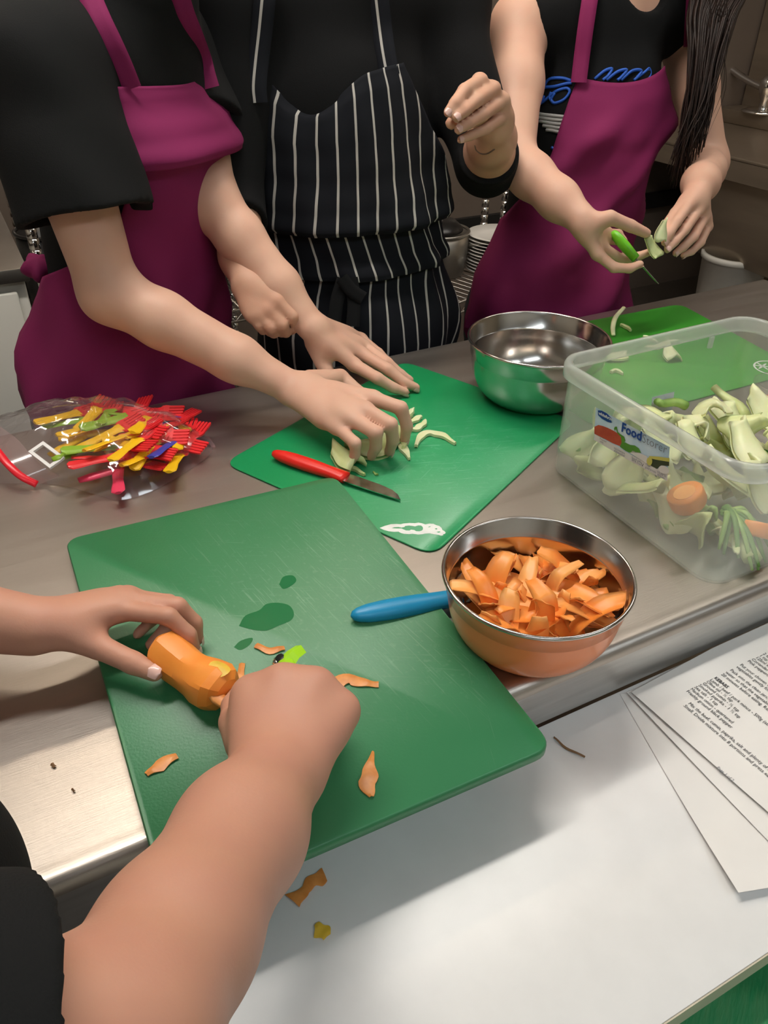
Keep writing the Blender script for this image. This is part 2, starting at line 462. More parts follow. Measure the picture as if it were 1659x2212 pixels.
sbox('lower_shelf', TS0 + .03, TS1 - .03, .05, TD - .05, -.62, -.60, 'steel_dull', tab, .003)

# ------------------------------------------------------------------ white work table in front
WZ = -.0605; WN = -.247
wt = thing('work_table', 'white laminate table pushed up against the steel prep table', 'table', T(.9, -.12, FZ))
sbox('table_top', .075, 1.55, WN + .0012, -.0015, WZ - .022, WZ, 'white_laminate', wt, .0012)
sbox('edge_band', .0755, 1.5495, WN, WN + .001, WZ - .0215, WZ - .0006, 'cream_edge', wt)
for s in (.13, 1.5):
    for n in (WN + .04, -.05):
        sbox('leg', s - .018, s + .018, n - .018, n + .018, FZ, WZ - .0225, 'plastic_white', wt, .002)
# trolley with an old green board below it
tr = thing('trolley', 'low steel trolley below the white table, carrying a worn green board', 'trolley', T(.75, -.50, FZ))
sbox('tray', .26, 1.10, -.60, -.06, -.135, -.12, 'steel_dull', tr, .003)
for s in (.29, 1.07):
    for n in (-.57, -.09):
        c = T(s, n, 0); tubeo('leg', [c + [0, 0, FZ + .001], c + [0, 0, -.135]], .013, 'steel_dull', tr, 10)
tag(slab('chopping_board', [(.30, -.55), (.80, -.55), (.80, -.10), (.30, -.10)], -.1195, -.107, .02, 'old_green'),
    'worn, knife-scarred green board below the white table edge', 'chopping board')

# ------------------------------------------------------------------ boards on the steel table
BZ = .012
big = thing('chopping_board', 'thick dark green chopping board overhanging the table edge', 'chopping board', T(.24, .16, 0))
slab('board', [(.0805, -.0600), (.3930, -.0680), (.4060, .3830), (.0900, .3965)], .0003, BZ, .017, 'board_green', big, .002)
WETPX = [[(516, 1352), (530, 1330), (560, 1318), (575, 1305), (600, 1302), (625, 1308), (635, 1325), (628, 1340), (600, 1352), (575, 1362), (545, 1360)],
         [(603, 1262), (612, 1246), (632, 1243), (640, 1254), (628, 1266), (612, 1272)], [(505, 1398), (520, 1384), (545, 1378), (540, 1392), (520, 1404)]]
mm = thing('cutting_mat', 'thin bright green cutting mat under the red knife', 'cutting mat', T(.54, .43, 0))
slab('mat', [(.2972, .4877), (.439, .202), (.7735, .3760), (.6537, .6596)], .0004, .0024, .024, 'mat_green', mm, .0006)
rm = thing('cutting_mat', 'leaf-green cutting mat behind the clear box, strewn with fennel scraps', 'cutting mat', T(1.02, .5, 0))
slab('mat', [(.787, .352), (1.205, .348), (1.250, .657), (.787, .676)], .0004, .0022, .024, 'leaf_green_mat', rm, .0006)

def flat_px(name, pts, z, mt, parent, th=.0003, holes=None):
    """flat print: outline in photo pixels laid on the plane z of the worktop"""
    P = [PZ(a, b, z) for a, b in pts]
    bm = bmesh.new(); vs_ = [bm.verts.new(p) for p in P]
    edges = [bm.edges.new((vs_[i], vs_[(i + 1) % len(vs_)])) for i in range(len(vs_))]
    for hl in holes or []:
        hv = [bm.verts.new(PZ(a, b, z)) for a, b in hl]
        edges += [bm.edges.new((hv[i], hv[(i + 1) % len(hv)])) for i in range(len(hv))]
    bmesh.ops.triangle_fill(bm, use_beauty=True, use_dissolve=False, edges=edges)
    for q in bm.faces:
        if q.normal.z < 0: q.normal_flip()
    me = bpy.data.meshes.new(name); bm.to_mesh(me); bm.free()
    return fin(name, me, mt, parent, smooth=False)
def zc(pts, x0, y0, sc):
    return [(x0 + a / sc, y0 + b / sc) for a, b in pts]
for w_ in WETPX: flat_px('damp_patch', [tuple(p[:2]) for p in catmull([np.array([a, b, 0.0]) for a, b in w_ + w_[:1]], 5)[:-1]], BZ + .0002, 'board_wet', big)
# white carrot print on the middle mat
carrot_out = zc([(165, 335), (260, 298), (370, 268), (470, 264), (545, 268), (590, 256), (700, 246), (800, 250), (860, 240), (920, 250), (985, 272),
                 (1060, 258), (1130, 262), (1180, 285), (1235, 300), (1275, 335), (1290, 370), (1330, 395), (1350, 420), (1335, 440), (1300, 450), (1310, 465),
                 (1270, 474), (1220, 460), (1150, 450), (1060, 432), (985, 436), (930, 448), (860, 453), (760, 440), (690, 446), (600, 440), (545, 425), (505, 402),
                 (420, 405), (330, 395), (240, 370)], 800, 1100, 8.295)
carrot_hole = zc([(380, 338), (430, 322), (500, 318), (560, 328), (610, 318), (625, 300), (690, 292), (760, 300), (800, 308), (860, 290), (910, 292), (940, 318),
                  (945, 355), (925, 382), (880, 396), (820, 394), (790, 374), (730, 366), (700, 382), (640, 380), (590, 360), (560, 345), (470, 345)], 800, 1100, 8.295)
flat_px('carrot_print', carrot_out, .0026, 'print_white', mm, holes=[carrot_hole])
for hl in ([(1030, 322), (1060, 308), (1090, 305), (1060, 320)], [(1150, 350), (1185, 340), (1205, 352), (1180, 362)], [(1185, 405), (1240, 398), (1262, 408), (1220, 418)]):
    flat_px('print_gap', zc(hl, 800, 1100, 8.295), .0028, 'mat_green', mm)
# white tomato print on the right-hand mat, running on past the picture edge
_c = np.array(SNZ(PZ(1668, 795, .0024))[:2])
def ring_print(name, cs, cn, r0, r1, a0, a1, z, mt, parent, sq=1.0):
    v, f = [], []
    for i in range(41):
        a = a0 + (a1 - a0) * i / 40
        for r in (r0, r1): v.append(T(cs + r * math.cos(a), cn + sq * r * math.sin(a), z))
    for i in range(40): f.append((2 * i, 2 * i + 1, 2 * i + 3, 2 * i + 2))
    return mk(name, v, f, mt, parent, smooth=False)
ring_print('tomato_print', _c[0], _c[1], .0255, .0285, 0, 2 * PI, .0025, 'print_white', rm)
_lc = np.array(SNZ(PZ(1647, 791, .0025))[:2])
for i in range(6):
    a = i * PI / 3 + .3
    u = np.array([math.cos(a), math.sin(a)]); w = np.array([-u[1], u[0]])
    P = [_lc + u * .001 - w * .002, _lc + u * .011 - w * .0012, _lc + u * .015, _lc + u * .011 + w * .0015, _lc + u * .001 + w * .002]
    mk('leaf_print', [T(p[0], p[1], .0026) for p in P], [(0, 1, 2, 3, 4)], 'print_white', rm, smooth=False)

# ------------------------------------------------------------------ bowls
def bowl(label, s, n, R, hgt, base, outer, zoff=0.0):
    c = T(s, n, zoff)
    e = thing('mixing_bowl', label, 'bowl', c)
    q = R / .0877; hz = hgt / .077
    prof = [(0.0, .0), (base * .8, .0), (base, .0012)]
    for t in (.12, .25, .38, .5, .62, .74, .86, 1.0):
        prof.append((base + (R * .925 - base) * math.sin(t * PI / 2) ** .82, hgt * .70 * (1 - math.cos(t * PI / 2)) ** .9))
    prof += [(R * .928, hgt * .72), (R * .945, hgt * .735), (R * .957, hgt * .93), (R * .965, hgt * .955)]
    v, f = lathe([(r, z) for r, z in prof], 72, c)
    mk('outside', v, f, outer, e)
    t_ = .0011
    rim = [(R * .965, hgt * .955)]
    for i in range(9):
        a = -PI * .5 + PI * 1.35 * i / 8
        rim.append((R * .978 + R * .022 * math.cos(a), hgt * .972 + hgt * .026 * math.sin(a)))
    inner = [(max(r - t_, 0), z + t_) for r, z in reversed(prof[:-1])]
    v, f = lathe(rim + [(R * .955, hgt * .955)] + inner, 72, c)
    mk('inside', v, f, 'steel_bowl', e)
    def rin(z):
        zz = [p[1] + t_ for p in prof]; rr = [p[0] - t_ for p in prof]
        return float(np.interp(z, zz[1:], rr[1:]))
    return e, c, rin
ob_e, ob_c, ob_rin = bowl('small orange-sided mixing bowl full of carrot ribbons', .461, .058, .0877, .077, .047, 'orange_enamel')
st_e, st_c, st_rin = bowl('empty stainless steel mixing bowl on the green mat', .765, .467, .1018, .093, .052, 'steel_bowl', .0024)

# carrot ribbons heaped in the orange bowl
def ribbon(base, heading, length, width, curl, wave, twist, tilt, thick=.0009, seg=12):
    """a peeled strip: bent along its length, slightly cupped; returns verts, faces around base"""
    pts = []; p = np.zeros(3); a = tilt
    hd = np.array([math.cos(heading), math.sin(heading), 0]); sd = np.array([-hd[1], hd[0], 0])
    ds = length / seg; out = []
    for i in range(seg + 1):
        t = i / seg
        w = width * (0.35 + 0.65 * math.sin(PI * min(max(t * .92 + .04, 0), 1)) ** .6)
        tw = twist * (t - .5)
        up = np.array([0, 0, 1.0])
        fw = hd * math.cos(a) + up * math.sin(a); nr = -hd * math.sin(a) + up * math.cos(a)
        side = sd * math.cos(tw) + nr * math.sin(tw); nn = np.cross(fw, side)
        for kx in (-1, -.35, .35, 1):
            e_ = p + side * (w / 2 * kx) + nn * (.0015 * kx * kx + .0012 * math.sin(9 * t + 3 * kx))
            out.append((e_, nn))
        a += curl * ds / length * (1 + .8 * math.sin(wave + 5 * t))
        p = p + fw * ds
    P = np.array([x[0] for x in out]); NN = np.array([x[1] for x in out])
    P = P - P.mean(0)
    v = np.vstack([P + NN * thick / 2, P - NN * thick / 2]); m_ = len(P); f = []
    for i in range(seg):
        for j in range(3):
            q = (i * 4 + j, i * 4 + j + 1, (i + 1) * 4 + j + 1, (i + 1) * 4 + j)
            f.append(q); f.append(tuple(x + m_ for x in q[::-1]))
    for i in range(seg):
        for j in (0, 3):
            q = (i * 4 + j, (i + 1) * 4 + j, (i + 1) * 4 + j + m_, i * 4 + j + m_)
            f.append(q if j == 3 else q[::-1])
    for i in (0, seg):
        for j in range(3):
            q = (i * 4 + j, i * 4 + j + 1, i * 4 + j + 1 + m_, i * 4 + j + m_)
            f.append(q if i else q[::-1])
    return v + np.asarray(base), f
rr = random.Random(11)
for i in range(78):
    lay = i / 78
    r = math.sqrt(rr.random()) * (.042 + .022 * lay)
    th = rr.uniform(0, 2 * PI)
    x, y = r * math.cos(th), r * math.sin(th)
    zb = .006 + .046 * lay + .010 * rr.random() - .10 * max(0, r - .045)
    # the heap leans to the near side of the bowl
    zb -= .10 * max(0, y) * lay
    v, f = ribbon((x, y, zb), rr.uniform(0, 2 * PI), rr.uniform(.05, .10), rr.uniform(.015, .027), rr.uniform(-2.2, 2.2), rr.uniform(0, 6),
                  rr.uniform(-1.2, 1.2), rr.uniform(-.35, .4), .0009)
    v = np.array(v)
    for q in v:
        q[2] = max(q[2], .0035 + .0004 * i / 10)
        lim = ob_rin(min(q[2], .07)) - .0025
        rad = math.hypot(q[0], q[1])
        if rad > lim: q[0] *= lim / rad; q[1] *= lim / rad
        if q[2] > .066: q[2] = .066 + (q[2] - .066) * .2
    o = mk('carrot_ribbon', v + np.array(ob_c), f, 'carrot_ribbon' if rr.random() < .55 else 'carrot_ribbon_pale')
    tag(o, 'peeled carrot ribbon in the heap inside the orange bowl', 'carrot peel', 'carrot ribbons in the orange bowl')

# ------------------------------------------------------------------ knives
def knife(label, butt, tip, hl, hmat, side, scale=1.0, width=.021):
    """paring knife from butt to tip; hl share of handle; side = direction of the blade's flat width"""
    butt = np.asarray(butt); tip = np.asarray(tip); ax = tip - butt; L = np.linalg.norm(ax); ax = ax / L
    sd = np.asarray(side, float); sd = sd - (sd @ ax) * ax; sd = sd / np.linalg.norm(sd); up = np.cross(ax, sd)
    if up[2] < 0: up = -up
    e = thing('paring_knife', label, 'knife', (butt + tip) / 2)
    hlen = L * hl
    ts = [0, .02, .06, .15, .3, .45, .6, .75, .88, .96, 1.0]
    ww = [.001, .0045, .0068, .0092, .0105, .0108, .0104, .0096, .0095, .0102, .0098]
    hh = [.001, .004, .0058, .0072, .0080, .0082, .0080, .0074, .0068, .0062, .0058]
    loops = []
    for t, a, b in zip(ts, ww, hh):
        loops.append([butt + ax * hlen * t + sd * a * scale * math.cos(x) + up * b * scale * math.sin(x) for x in np.linspace(0, 2 * PI, 16, endpoint=False)])
    v, f = loft(loops, cap0=True, cap1=True); mk('handle', v, f, hmat, e)
    bl = L - hlen; b0 = butt + ax * (hlen - .004)
    prof = [(0, -.0085), (0, .0085), (bl * .25, .0088), (bl * .6, .0080), (bl * .82, .0055), (bl * .95, .0005), (bl + .004, -.0075), (bl * .6, -.0086)]
    t_ = .0007
    va = [b0 + ax * a + sd * b * width / .02 + up * t_ for a, b in prof]; vb = [b0 + ax * a + sd * b * width / .02 - up * t_ for a, b in prof]
    k_ = len(prof); f = [tuple(range(k_)), tuple(range(2 * k_ - 1, k_ - 1, -1))] + [(i, i + k_, (i + 1) % k_ + k_, (i + 1) % k_) for i in range(k_)]
    bm = bmesh.new(); vv = [bm.verts.new(p) for p in va + vb]
    for q in f: bm.faces.new([vv[i] for i in q])
    bmk('blade', bm, 'blade', e)
    return e
knife('red-handled paring knife lying on the bright green mat', PZ(588, 978, .0115), PZ(872, 1074, .006), .58, 'knife_red', PZ(700, 900, 0) - PZ(680, 1000, 0))
b0 = PZ(758, 1331, BZ + .0075); b1 = PZ(982, 1292, .0115)
ax = (b1 - b0) / np.linalg.norm(b1 - b0)
knife('blue-handled paring knife, its blade tucked behind the orange bowl', b0, b0 + ax * .205, .555, 'knife_blue', PZ(850, 1240, 0) - PZ(850, 1340, 0), 1.1)

# ------------------------------------------------------------------ peelings on the thick board and white table
def peel_px(label, pts, width, z, mt, group=None, name='carrot_peel', thick=.0007, bulge=.0008, cat='carrot peel'):
    """strip along photo points lying on the plane z"""
    c = catmull([PZ(a, b, z) for a, b in pts], 5); k_ = len(c); v = []; f = []
    if np.isscalar(width): width = [width] * len(pts)
    wv = np.interp(np.linspace(0, 1, k_), np.linspace(0, 1, len(width)), width)
    for i in range(k_):
        t = c[min(i + 1, k_ - 1)] - c[max(i - 1, 0)]; t = t / np.linalg.norm(t); sd = np.array([-t[1], t[0], 0])
        zz = np.array([0, 0, bulge * (1 + math.sin(i * .9)) * .5 + .0004])
        for kx, dz in ((-1, 0), (0, .0012), (1, 0)):
            v.append(c[i] + sd * wv[i] / 2 * kx * (1.1 + .25 * math.sin(i * .8 + kx * 2.2)) + zz + [0, 0, dz + thick])
        for kx, dz in ((-1, 0), (0, .0012), (1, 0)):
            v.append(c[i] + sd * wv[i] / 2 * kx * (1.1 + .25 * math.sin(i * .8 + kx * 2.2)) + zz + [0, 0, dz])
    for i in range(k_ - 1):
        a, b = i * 6, (i + 1) * 6
        f += [(a, a + 1, b + 1, b), (a + 1, a + 2, b + 2, b + 1), (a + 3, b + 3, b + 4, a + 4), (a + 4, b + 4, b + 5, a + 5), (a, b, b + 3, a + 3), (a + 2, a + 5, b + 5, b + 2)]
    f += [(0, 3, 4, 1), (1, 4, 5, 2), ((k_ - 1) * 6, (k_ - 1) * 6 + 1, (k_ - 1) * 6 + 4, (k_ - 1) * 6 + 3), ((k_ - 1) * 6 + 1, (k_ - 1) * 6 + 2, (k_ - 1) * 6 + 5, (k_ - 1) * 6 + 4)]
    o = mk(name, v, f, mt); o.data.set_sharp_from_angle(angle=math.radians(35)); tag(o, label, cat, group); return o
BT = BZ + .0002
peel_px('carrot peeling lying alone on the left of the thick board', [(317, 1676), (345, 1655), (383, 1635)], [.004, .010, .006], BT, 'carrot_skin')
peel_px('ragged carrot peeling near the front edge of the thick board', [(805, 1626), (800, 1660), (795, 1690), (802, 1724)], [.002, .008, .015, .003], BT, 'carrot_skin')
peel_px('short curled carrot peeling behind the lime peeler', [(552, 1397), (585, 1407), (615, 1402)], [.006, .007, .005], BT, 'carrot_skin')
peel_px('narrow carrot peeling standing between carrot and fist', [(522, 1436), (520, 1470), (512, 1500), (508, 1518)], [.005, .007, .008, .006], BT, 'carrot_skin')
peel_px('long wet carrot peeling sticking out beyond the fist', [(690, 1495), (720, 1483), (755, 1468), (785, 1478), (818, 1479)], [.009, .011, .012, .008, .006], BT, 'carrot_skin')
WT = WZ + .0002
peel_px('folded carrot peeling on the white table below the board', [(634, 1950), (660, 1922), (680, 1903), (702, 1893)], [.014, .006, .011, .010], WT, 'carrot_skin')
peel_px('smallest carrot scrap on the white table near the forearm', [(683, 1998), (695, 2012), (707, 2026)], [.004, .011, .007], WT, 'carrot_yellow')
peel_px('thin brown vegetable fibre on the white table beside the board corner', [(1196, 1595), (1222, 1617), (1263, 1638)], [.0012, .0018, .0015], WT, 'peel_brown', name='vegetable_fibre', thick=.001, bulge=.001, cat='scrap')
peel_px('tiny carrot crumb on the steel table left of the board', [(112, 1653), (120, 1658)], [.003, .002], .0002, 'peel_brown', name='crumb', cat='crumb')
peel_px('tinier crumb nearer the table edge, left of the board', [(156, 1707), (162, 1711)], [.0018, .0012], .0002, 'peel_brown', name='crumb', cat='crumb')

# ------------------------------------------------------------------ lettering
def text2d(body, size, bold=0.0, sx=1.0):
    cu = bpy.data.curves.new('lettering', 'FONT'); cu.body = body; cu.size = size; cu.offset = bold
    cu.resolution_u = 2
    ob = bpy.data.objects.new('lettering', cu); COL.objects.link(ob)
    bpy.context.view_layer.update()
    me = bpy.data.meshes.new_from_object(ob.evaluated_get(bpy.context.evaluated_depsgraph_get()))
    bpy.data.objects.remove(ob, do_unlink=True); bpy.data.curves.remove(cu)
    v = np.array([(p.co.x * sx, p.co.y) for p in me.vertices]) if len(me.vertices) else np.zeros((0, 2))
    f = [tuple(p.vertices) for p in me.polygons]
    bpy.data.meshes.remove(me)
    return v, f
def place_text(name, body, size, fn, mt, parent, bold=0.0, sx=1.0):
    v, f = text2d(body, size, bold, sx)
    if not len(f): return None
    return mk(name, [fn(a, b) for a, b in v], f, mt, parent, smooth=False)

# ------------------------------------------------------------------ clear food box
HB = .150
bx = thing('food_box', 'large clear lidless plastic food box full of vegetable trimmings', 'food box', T(.82, .16, 0))
def bl(i, z, r, q=8): # inset i from the rim rectangle
    return rrect(.656 + i, .982 - i, .014 + i, .306 - i, r, z, q)
outer = [bl(.022, .0005, .018), bl(.014, .0008, .022), bl(.009, .003, .025), bl(.0072, .008, .027), bl(.0066, .132, .030)]
inner = [bl(.0083, .132, .029), bl(.0089, .0095, .026), bl(.0108, .0048, .024), bl(.016, .0024, .02), bl(.024, .0021, .016)]
v, f = loft(outer + [bl(.0066, .1335, .030)] , cap0=True); v2, f2 = loft([bl(.0083, .1335, .029)] + inner, cap1=True)
k0 = len(v); v += v2; f += [tuple(i + k0 for i in q) for q in f2]
mk('body', v, f, 'box_plastic', bx)
rimp = [(.0066, .1335), (.0066, .1305), (.002, .130), (.0, .132), (.0, .146), (.002, .1495), (.005, .150), (.0075, .1492), (.0083, .147), (.0083, .1335)]
v, f = loft([bl(a, z, .034 - a * .4) for a, z in rimp])
mk('rim', v, f, 'box_rim', bx)
# lid catch notch on the far wall and the white sticker
sbox('catch', .905, .912, .2935, .2965, .117, .1325, 'box_rim', bx)
# printed label on the left-hand wall
def lab(px, py, off=.0012):
    v_ = ray(px, py); # plane of the wall
    a = D + np.array([0, 0, .0]); k_ = .6628 - off
    rhs = k_ - ((CP - O) @ D)
    return CP + v_ * (rhs / (v_ @ a))
def labpoly(name, pts, mt, off, sc=(1270, 880, 7.9)):
    P = [lab(sc[0] + a / sc[2], sc[1] + b / sc[2], off) for a, b in pts]
    bm = bmesh.new(); vv = [bm.verts.new(p) for p in P]
    bmesh.ops.triangle_fill(bm, use_beauty=True, edges=[bm.edges.new((vv[i], vv[(i + 1) % len(vv)])) for i in range(len(vv))])
    me = bpy.data.meshes.new(name); bm.to_mesh(me); bm.free()
    return fin(name, me, mt, lb, smooth=False)
_tl, _tr, _bl = lab(1287, 881), lab(1447, 966), lab(1284, 950)
lb = mk('label', [lab(1287, 880), lab(1447, 966), lab(1440, 1038), lab(1283, 950)], [(0, 1, 2, 3)], 'label_sky', bx, smooth=False)
def lb_parent(o): return o
def ell(cx, cy, rx, ry, rot=0, k_=20):
    return [(cx + rx * math.cos(a) * math.cos(rot) - ry * math.sin(a) * math.sin(rot), cy + rx * math.cos(a) * math.sin(rot) + ry * math.sin(a) * math.cos(rot))
            for a in np.linspace(0, 2 * PI, k_, endpoint=False)]
labpoly('logo_oval', [(170, 50), (235, 55), (320, 100), (400, 185), (402, 265), (340, 250), (240, 195), (172, 130)], 'label_blue', .0015)
labpoly('red_pepper_print', [(110, 330), (180, 300), (260, 320), (340, 350), (440, 400), (520, 450), (570, 520), (575, 600), (545, 660), (420, 610), (300, 545), (110, 450)], 'label_red', .0015)
labpoly('pepper_stalk_print', [(445, 360), (460, 330), (495, 330), (510, 420), (560, 460), (620, 500), (640, 570), (600, 620), (575, 600), (560, 500), (500, 440), (480, 370), (455, 400)], 'label_greenveg', .0018)
labpoly('lettuce_print', [(575, 600), (640, 600), (720, 640), (800, 650), (870, 700), (910, 775), (800, 770), (700, 770), (640, 740), (545, 670)], 'label_greenveg', .0017)
labpoly('leek_print', [(720, 780), (760, 740), (860, 770), (1000, 830), (1040, 900), (1000, 960), (880, 880)], 'label_strip', .0017)
labpoly('courgette_print', [(1040, 850), (1200, 850), (1390, 870), (1385, 1000), (1250, 990), (1180, 1050), (1080, 1000)], 'label_darkveg', .0016)
labpoly('courgette_top_print', [(1040, 830), (1200, 840), (1395, 868), (1390, 930), (1200, 900), (1060, 870)], 'label_yellow', .0019)
labpoly('courgette_end_print', ell(1050, 920, 48, 72), 'label_yellow', .0020)
labpoly('garlic_print', ell(1295, 1065, 95, 68, .4), 'label_strip', .0020)
labpoly('info_strip', [(112, 450), (700, 790), (1362, 1130), (1352, 1258), (700, 905), (112, 560)], 'label_strip', .0014)
_ex = lab(1270 + 1330 / 7.9, 880 + 780 / 7.9) - lab(1270 + 565 / 7.9, 880 + 400 / 7.9); _ex = _ex / np.linalg.norm(_ex)
_ey = lab(1341, 930) - lab(1341, 945); _ey = _ey - (_ey @ _ex) * _ex; _ey = _ey / np.linalg.norm(_ey)
def lfn(ox, oy, off=.0022):
    o_ = lab(1270 + ox / 7.9, 880 + oy / 7.9, off)
    return lambda a, b: o_ + _ex * a + _ey * b
_lw = np.linalg.norm(lab(1270 + 905 / 7.9, 880 + 575 / 7.9) - lab(1270 + 565 / 7.9, 880 + 400 / 7.9))
_v, _f = text2d('Food', 1.0, .02); _fs = _lw / (_v[:, 0].max())
place_text('lettering_food', 'Food', _fs, lfn(562, 402), 'label_blue', lb, _fs * .03)
_lw2 = np.linalg.norm(lab(1270 + 1335 / 7.9, 880 + 785 / 7.9) - lab(1270 + 912 / 7.9, 880 + 582 / 7.9))
_v, _f = text2d('Storer', 1.0); _fs2 = _lw2 / _v[:, 0].max()
place_text('lettering_storer', 'Storer', _fs2, lfn(915, 584), 'ink_grey', lb, -_fs2 * .012)
place_text('lettering_logo', 'whitefurze', .0052, lfn(182, 118, .0024), 'print_white', lb, .0001)
for (tx, x, y) in (('freezer', 200, 545), ('safe', 200, 590), ('microwave', 440, 705), ('dishwasher', 440, 750), ('food safe', 745, 870), ('BPA free', 745, 910), ('10yr', 975, 985), ('guarantee', 975, 1030), ('Made in', 1180, 1120), ('Britain', 1180, 1165)):
    place_text('lettering_small', tx, .0040, lfn(x, y, .0024), 'ink_grey', lb)
place_text('tick_mark', 'V', .0060, lfn(905, 1000, .0024), 'ink', lb)
_q = [PN(a, b, .2962) for a, b in ((1409, 858), (1457, 846), (1450, 893), (1404, 903))]
mk('sticker', _q, [(0, 1, 2, 3)], 'sticker', bx, smooth=False)

# ------------------------------------------------------------------ pieces of fennel and other trimmings
def shell(wid, ln, curve, thick, taper=.5, bend=0.0, seed=0, nu=6, nv=8):
    """curved leaf-base piece of fennel around the origin, long axis y"""
    r_ = random.Random(seed); ph = r_.uniform(0, 6); P = []; Q = []
    for j in range(nv + 1):
        t = j / nv
        w = wid * (1 - taper * t ** 1.6) * (0.75 + .25 * math.sin(PI * min(1, t * 1.2 + .1)))
        for i in range(nu + 1):
            u = 2 * i / nu - 1
            x = w / 2 * u; y = ln * (t - .5) + .08 * ln * math.sin(3 * u + ph) * (1 if j in (0, nv) else 0)
            z = -curve * (u * u) + bend * (t - .5) ** 2 * 4 + .0008 * math.sin(9 * u + ph)
            P.append((x, y, z + thick * (.55 + .45 * (1 - u * u)))); Q.append((x, y, z))
    v = np.array(P + Q); m_ = len(P); f = []; a = nu + 1
    for j in range(nv):
        for i in range(nu):
            q = (j * a + i, j * a + i + 1, (j + 1) * a + i + 1, (j + 1) * a + i)
            f.append(q); f.append(tuple(x + m_ for x in q[::-1]))
    for j in range(nv):
        for i, fl in ((0, 1), (nu, 0)):
            q = (j * a + i, (j + 1) * a + i, (j + 1) * a + i + m_, j * a + i + m_); f.append(q[::-1] if fl else q)
    for i in range(nu):
        for j, fl in ((0, 0), (nv, 1)):
            q = (j * a + i, j * a + i + 1, j * a + i + 1 + m_, j * a + i + m_); f.append(q[::-1] if not fl else q)
    return v, f
def rot(v, rx, ry, rz):
    M = (Matrix.Rotation(rz, 3, 'Z') @ Matrix.Rotation(ry, 3, 'Y') @ Matrix.Rotation(rx, 3, 'X'))
    return np.asarray(v) @ np.array(M).T
def put(name, vf, ang, pos, mt, floor=None, label=None, cat='vegetable', group=None, parent=None):
    v, f = vf; v = rot(v, *ang) + np.asarray(pos)
    if floor is not None:
        dz = TZ + floor - v[:, 2].min(); v[:, 2] += dz
    o = mk(name, v, f, mt, parent)
    if label: tag(o, label, cat, group)
    return o
def put_in(lim, name, vf, ang, pos, mt, **k):
    """like put(), then nudged so that it lies within lim = (s0, s1, n0, n1, z0)"""
    v, f = vf; v = rot(v, *ang) + np.asarray(pos)
    s_ = (v - O) @ D; n_ = (v - O) @ N; z_ = v[:, 2] - TZ
    ds = max(0, lim[0] - s_.min()) - max(0, s_.max() - lim[1]); dn = max(0, lim[2] - n_.min()) - max(0, n_.max() - lim[3]); dz = max(0, lim[4] - z_.min())
    v = v + D * ds + N * dn + np.array([0, 0, dz])
    return put(name, (v, f), (0, 0, 0), (0, 0, 0), mt, **k)
BOXLIM = (.6665, .970, .026, .294, .0032)
def stalk(ln, r, bend, seed=0):
    r_ = random.Random(seed)
    pts = [(bend * math.sin(PI * t), ln * (t - .5), bend * .4 * math.sin(2 * PI * t)) for t in np.linspace(0, 1, 7)]
    return tube(pts, [r * (1 - .25 * t) for t in np.linspace(0, 1, 7)], 10, True, .78)
# inside the big box, laid from the bottom up; positions in table coordinates
rr = random.Random(5)
def inbox(s, n, z): return T(s, n, z)
fl_items = [(.690, .268, .058, .040, .050, (1.2, .1, 1.5), 'fennel_pale'), (.694, .228, .056, .046, .052, (1.2, .3, 1.8), 'fennel_pale'), (.690, .190, .052, .048, .055, (1.1, -.2, 1.3), 'fennel_pale'),
    (.692, .155, .050, .046, .052, (1.2, .2, 1.7), 'fennel'), (.690, .250, .030, .044, .050, (1.0, .2, 1.2), 'fennel'), (.692, .205, .026, .05, .056, (1.1, .1, 1.9), 'fennel_pale'), (.70, .12, .040, .046, .05, (1.0, -.3, 1.6), 'fennel_pale'),
    (.72, .275, .066, .045, .05, (.8, .4, 2.4), 'fennel_pale'), (.75, .27, .07, .05, .055, (.6, -.3, 1.0), 'fennel_pale'), (.79, .265, .066, .05, .05, (.7, .3, .2), 'fennel'), (.70, .085, .03, .04, .05, (.9, .2, 1.2), 'fennel'),
    (.74, .19, .075, .052, .056, (.5, .3, 1.1), 'fennel_pale'), (.85, .22, .078, .052, .06, (.4, .2, 2.9), 'fennel_pale'), (.93, .2, .07, .052, .06, (.4, -.2, .6), 'fennel_pale'),  # (s, n, z, width, length, rot, material)
    (.712, .245, .050, .034, .042, (1.1, .3, .2), 'fennel_pale'), (.735, .255, .046, .040, .045, (.8, -.4, 1.3), 'fennel_pale'),
    (.722, .205, .040, .040, .050, (.9, .2, 2.2), 'fennel_pale'), (.755, .215, .058, .042, .046, (.5, .5, 4.0), 'fennel'),
    (.735, .160, .042, .038, .048, (1.0, -.3, 1.0), 'fennel_pale'), (.775, .175, .070, .050, .052, (.6, .4, .6), 'fennel_pale'),
    (.810, .200, .072, .046, .055, (.4, -.5, 2.6), 'fennel_pale'), (.775, .125, .060, .048, .060, (.7, .4, 1.6), 'fennel_pale'),
    (.825, .140, .076, .050, .060, (.5, .2, .4), 'fennel_pale'), (.86, .18, .07, .044, .05, (.5, .6, 5.0), 'fennel'),
    (.80, .09, .055, .05, .065, (.9, -.2, .9), 'fennel_pale'), (.86, .11, .07, .048, .06, (.4, .4, 1.4), 'fennel_pale'),
    (.90, .15, .066, .05, .05, (.3, .3, 2.2), 'fennel'), (.91, .09, .06, .05, .055, (.6, -.4, .3), 'fennel_pale'),
    (.85, .06, .045, .05, .06, (1.0, .1, 1.2), 'fennel'), (.78, .24, .045, .045, .05, (.4, .3, 3.3), 'fennel'),
    (.83, .25, .05, .05, .06, (.5, -.3, 2.0), 'fennel_pale'), (.90, .23, .05, .05, .055, (.4, .2, 1.1), 'fennel_pale')]
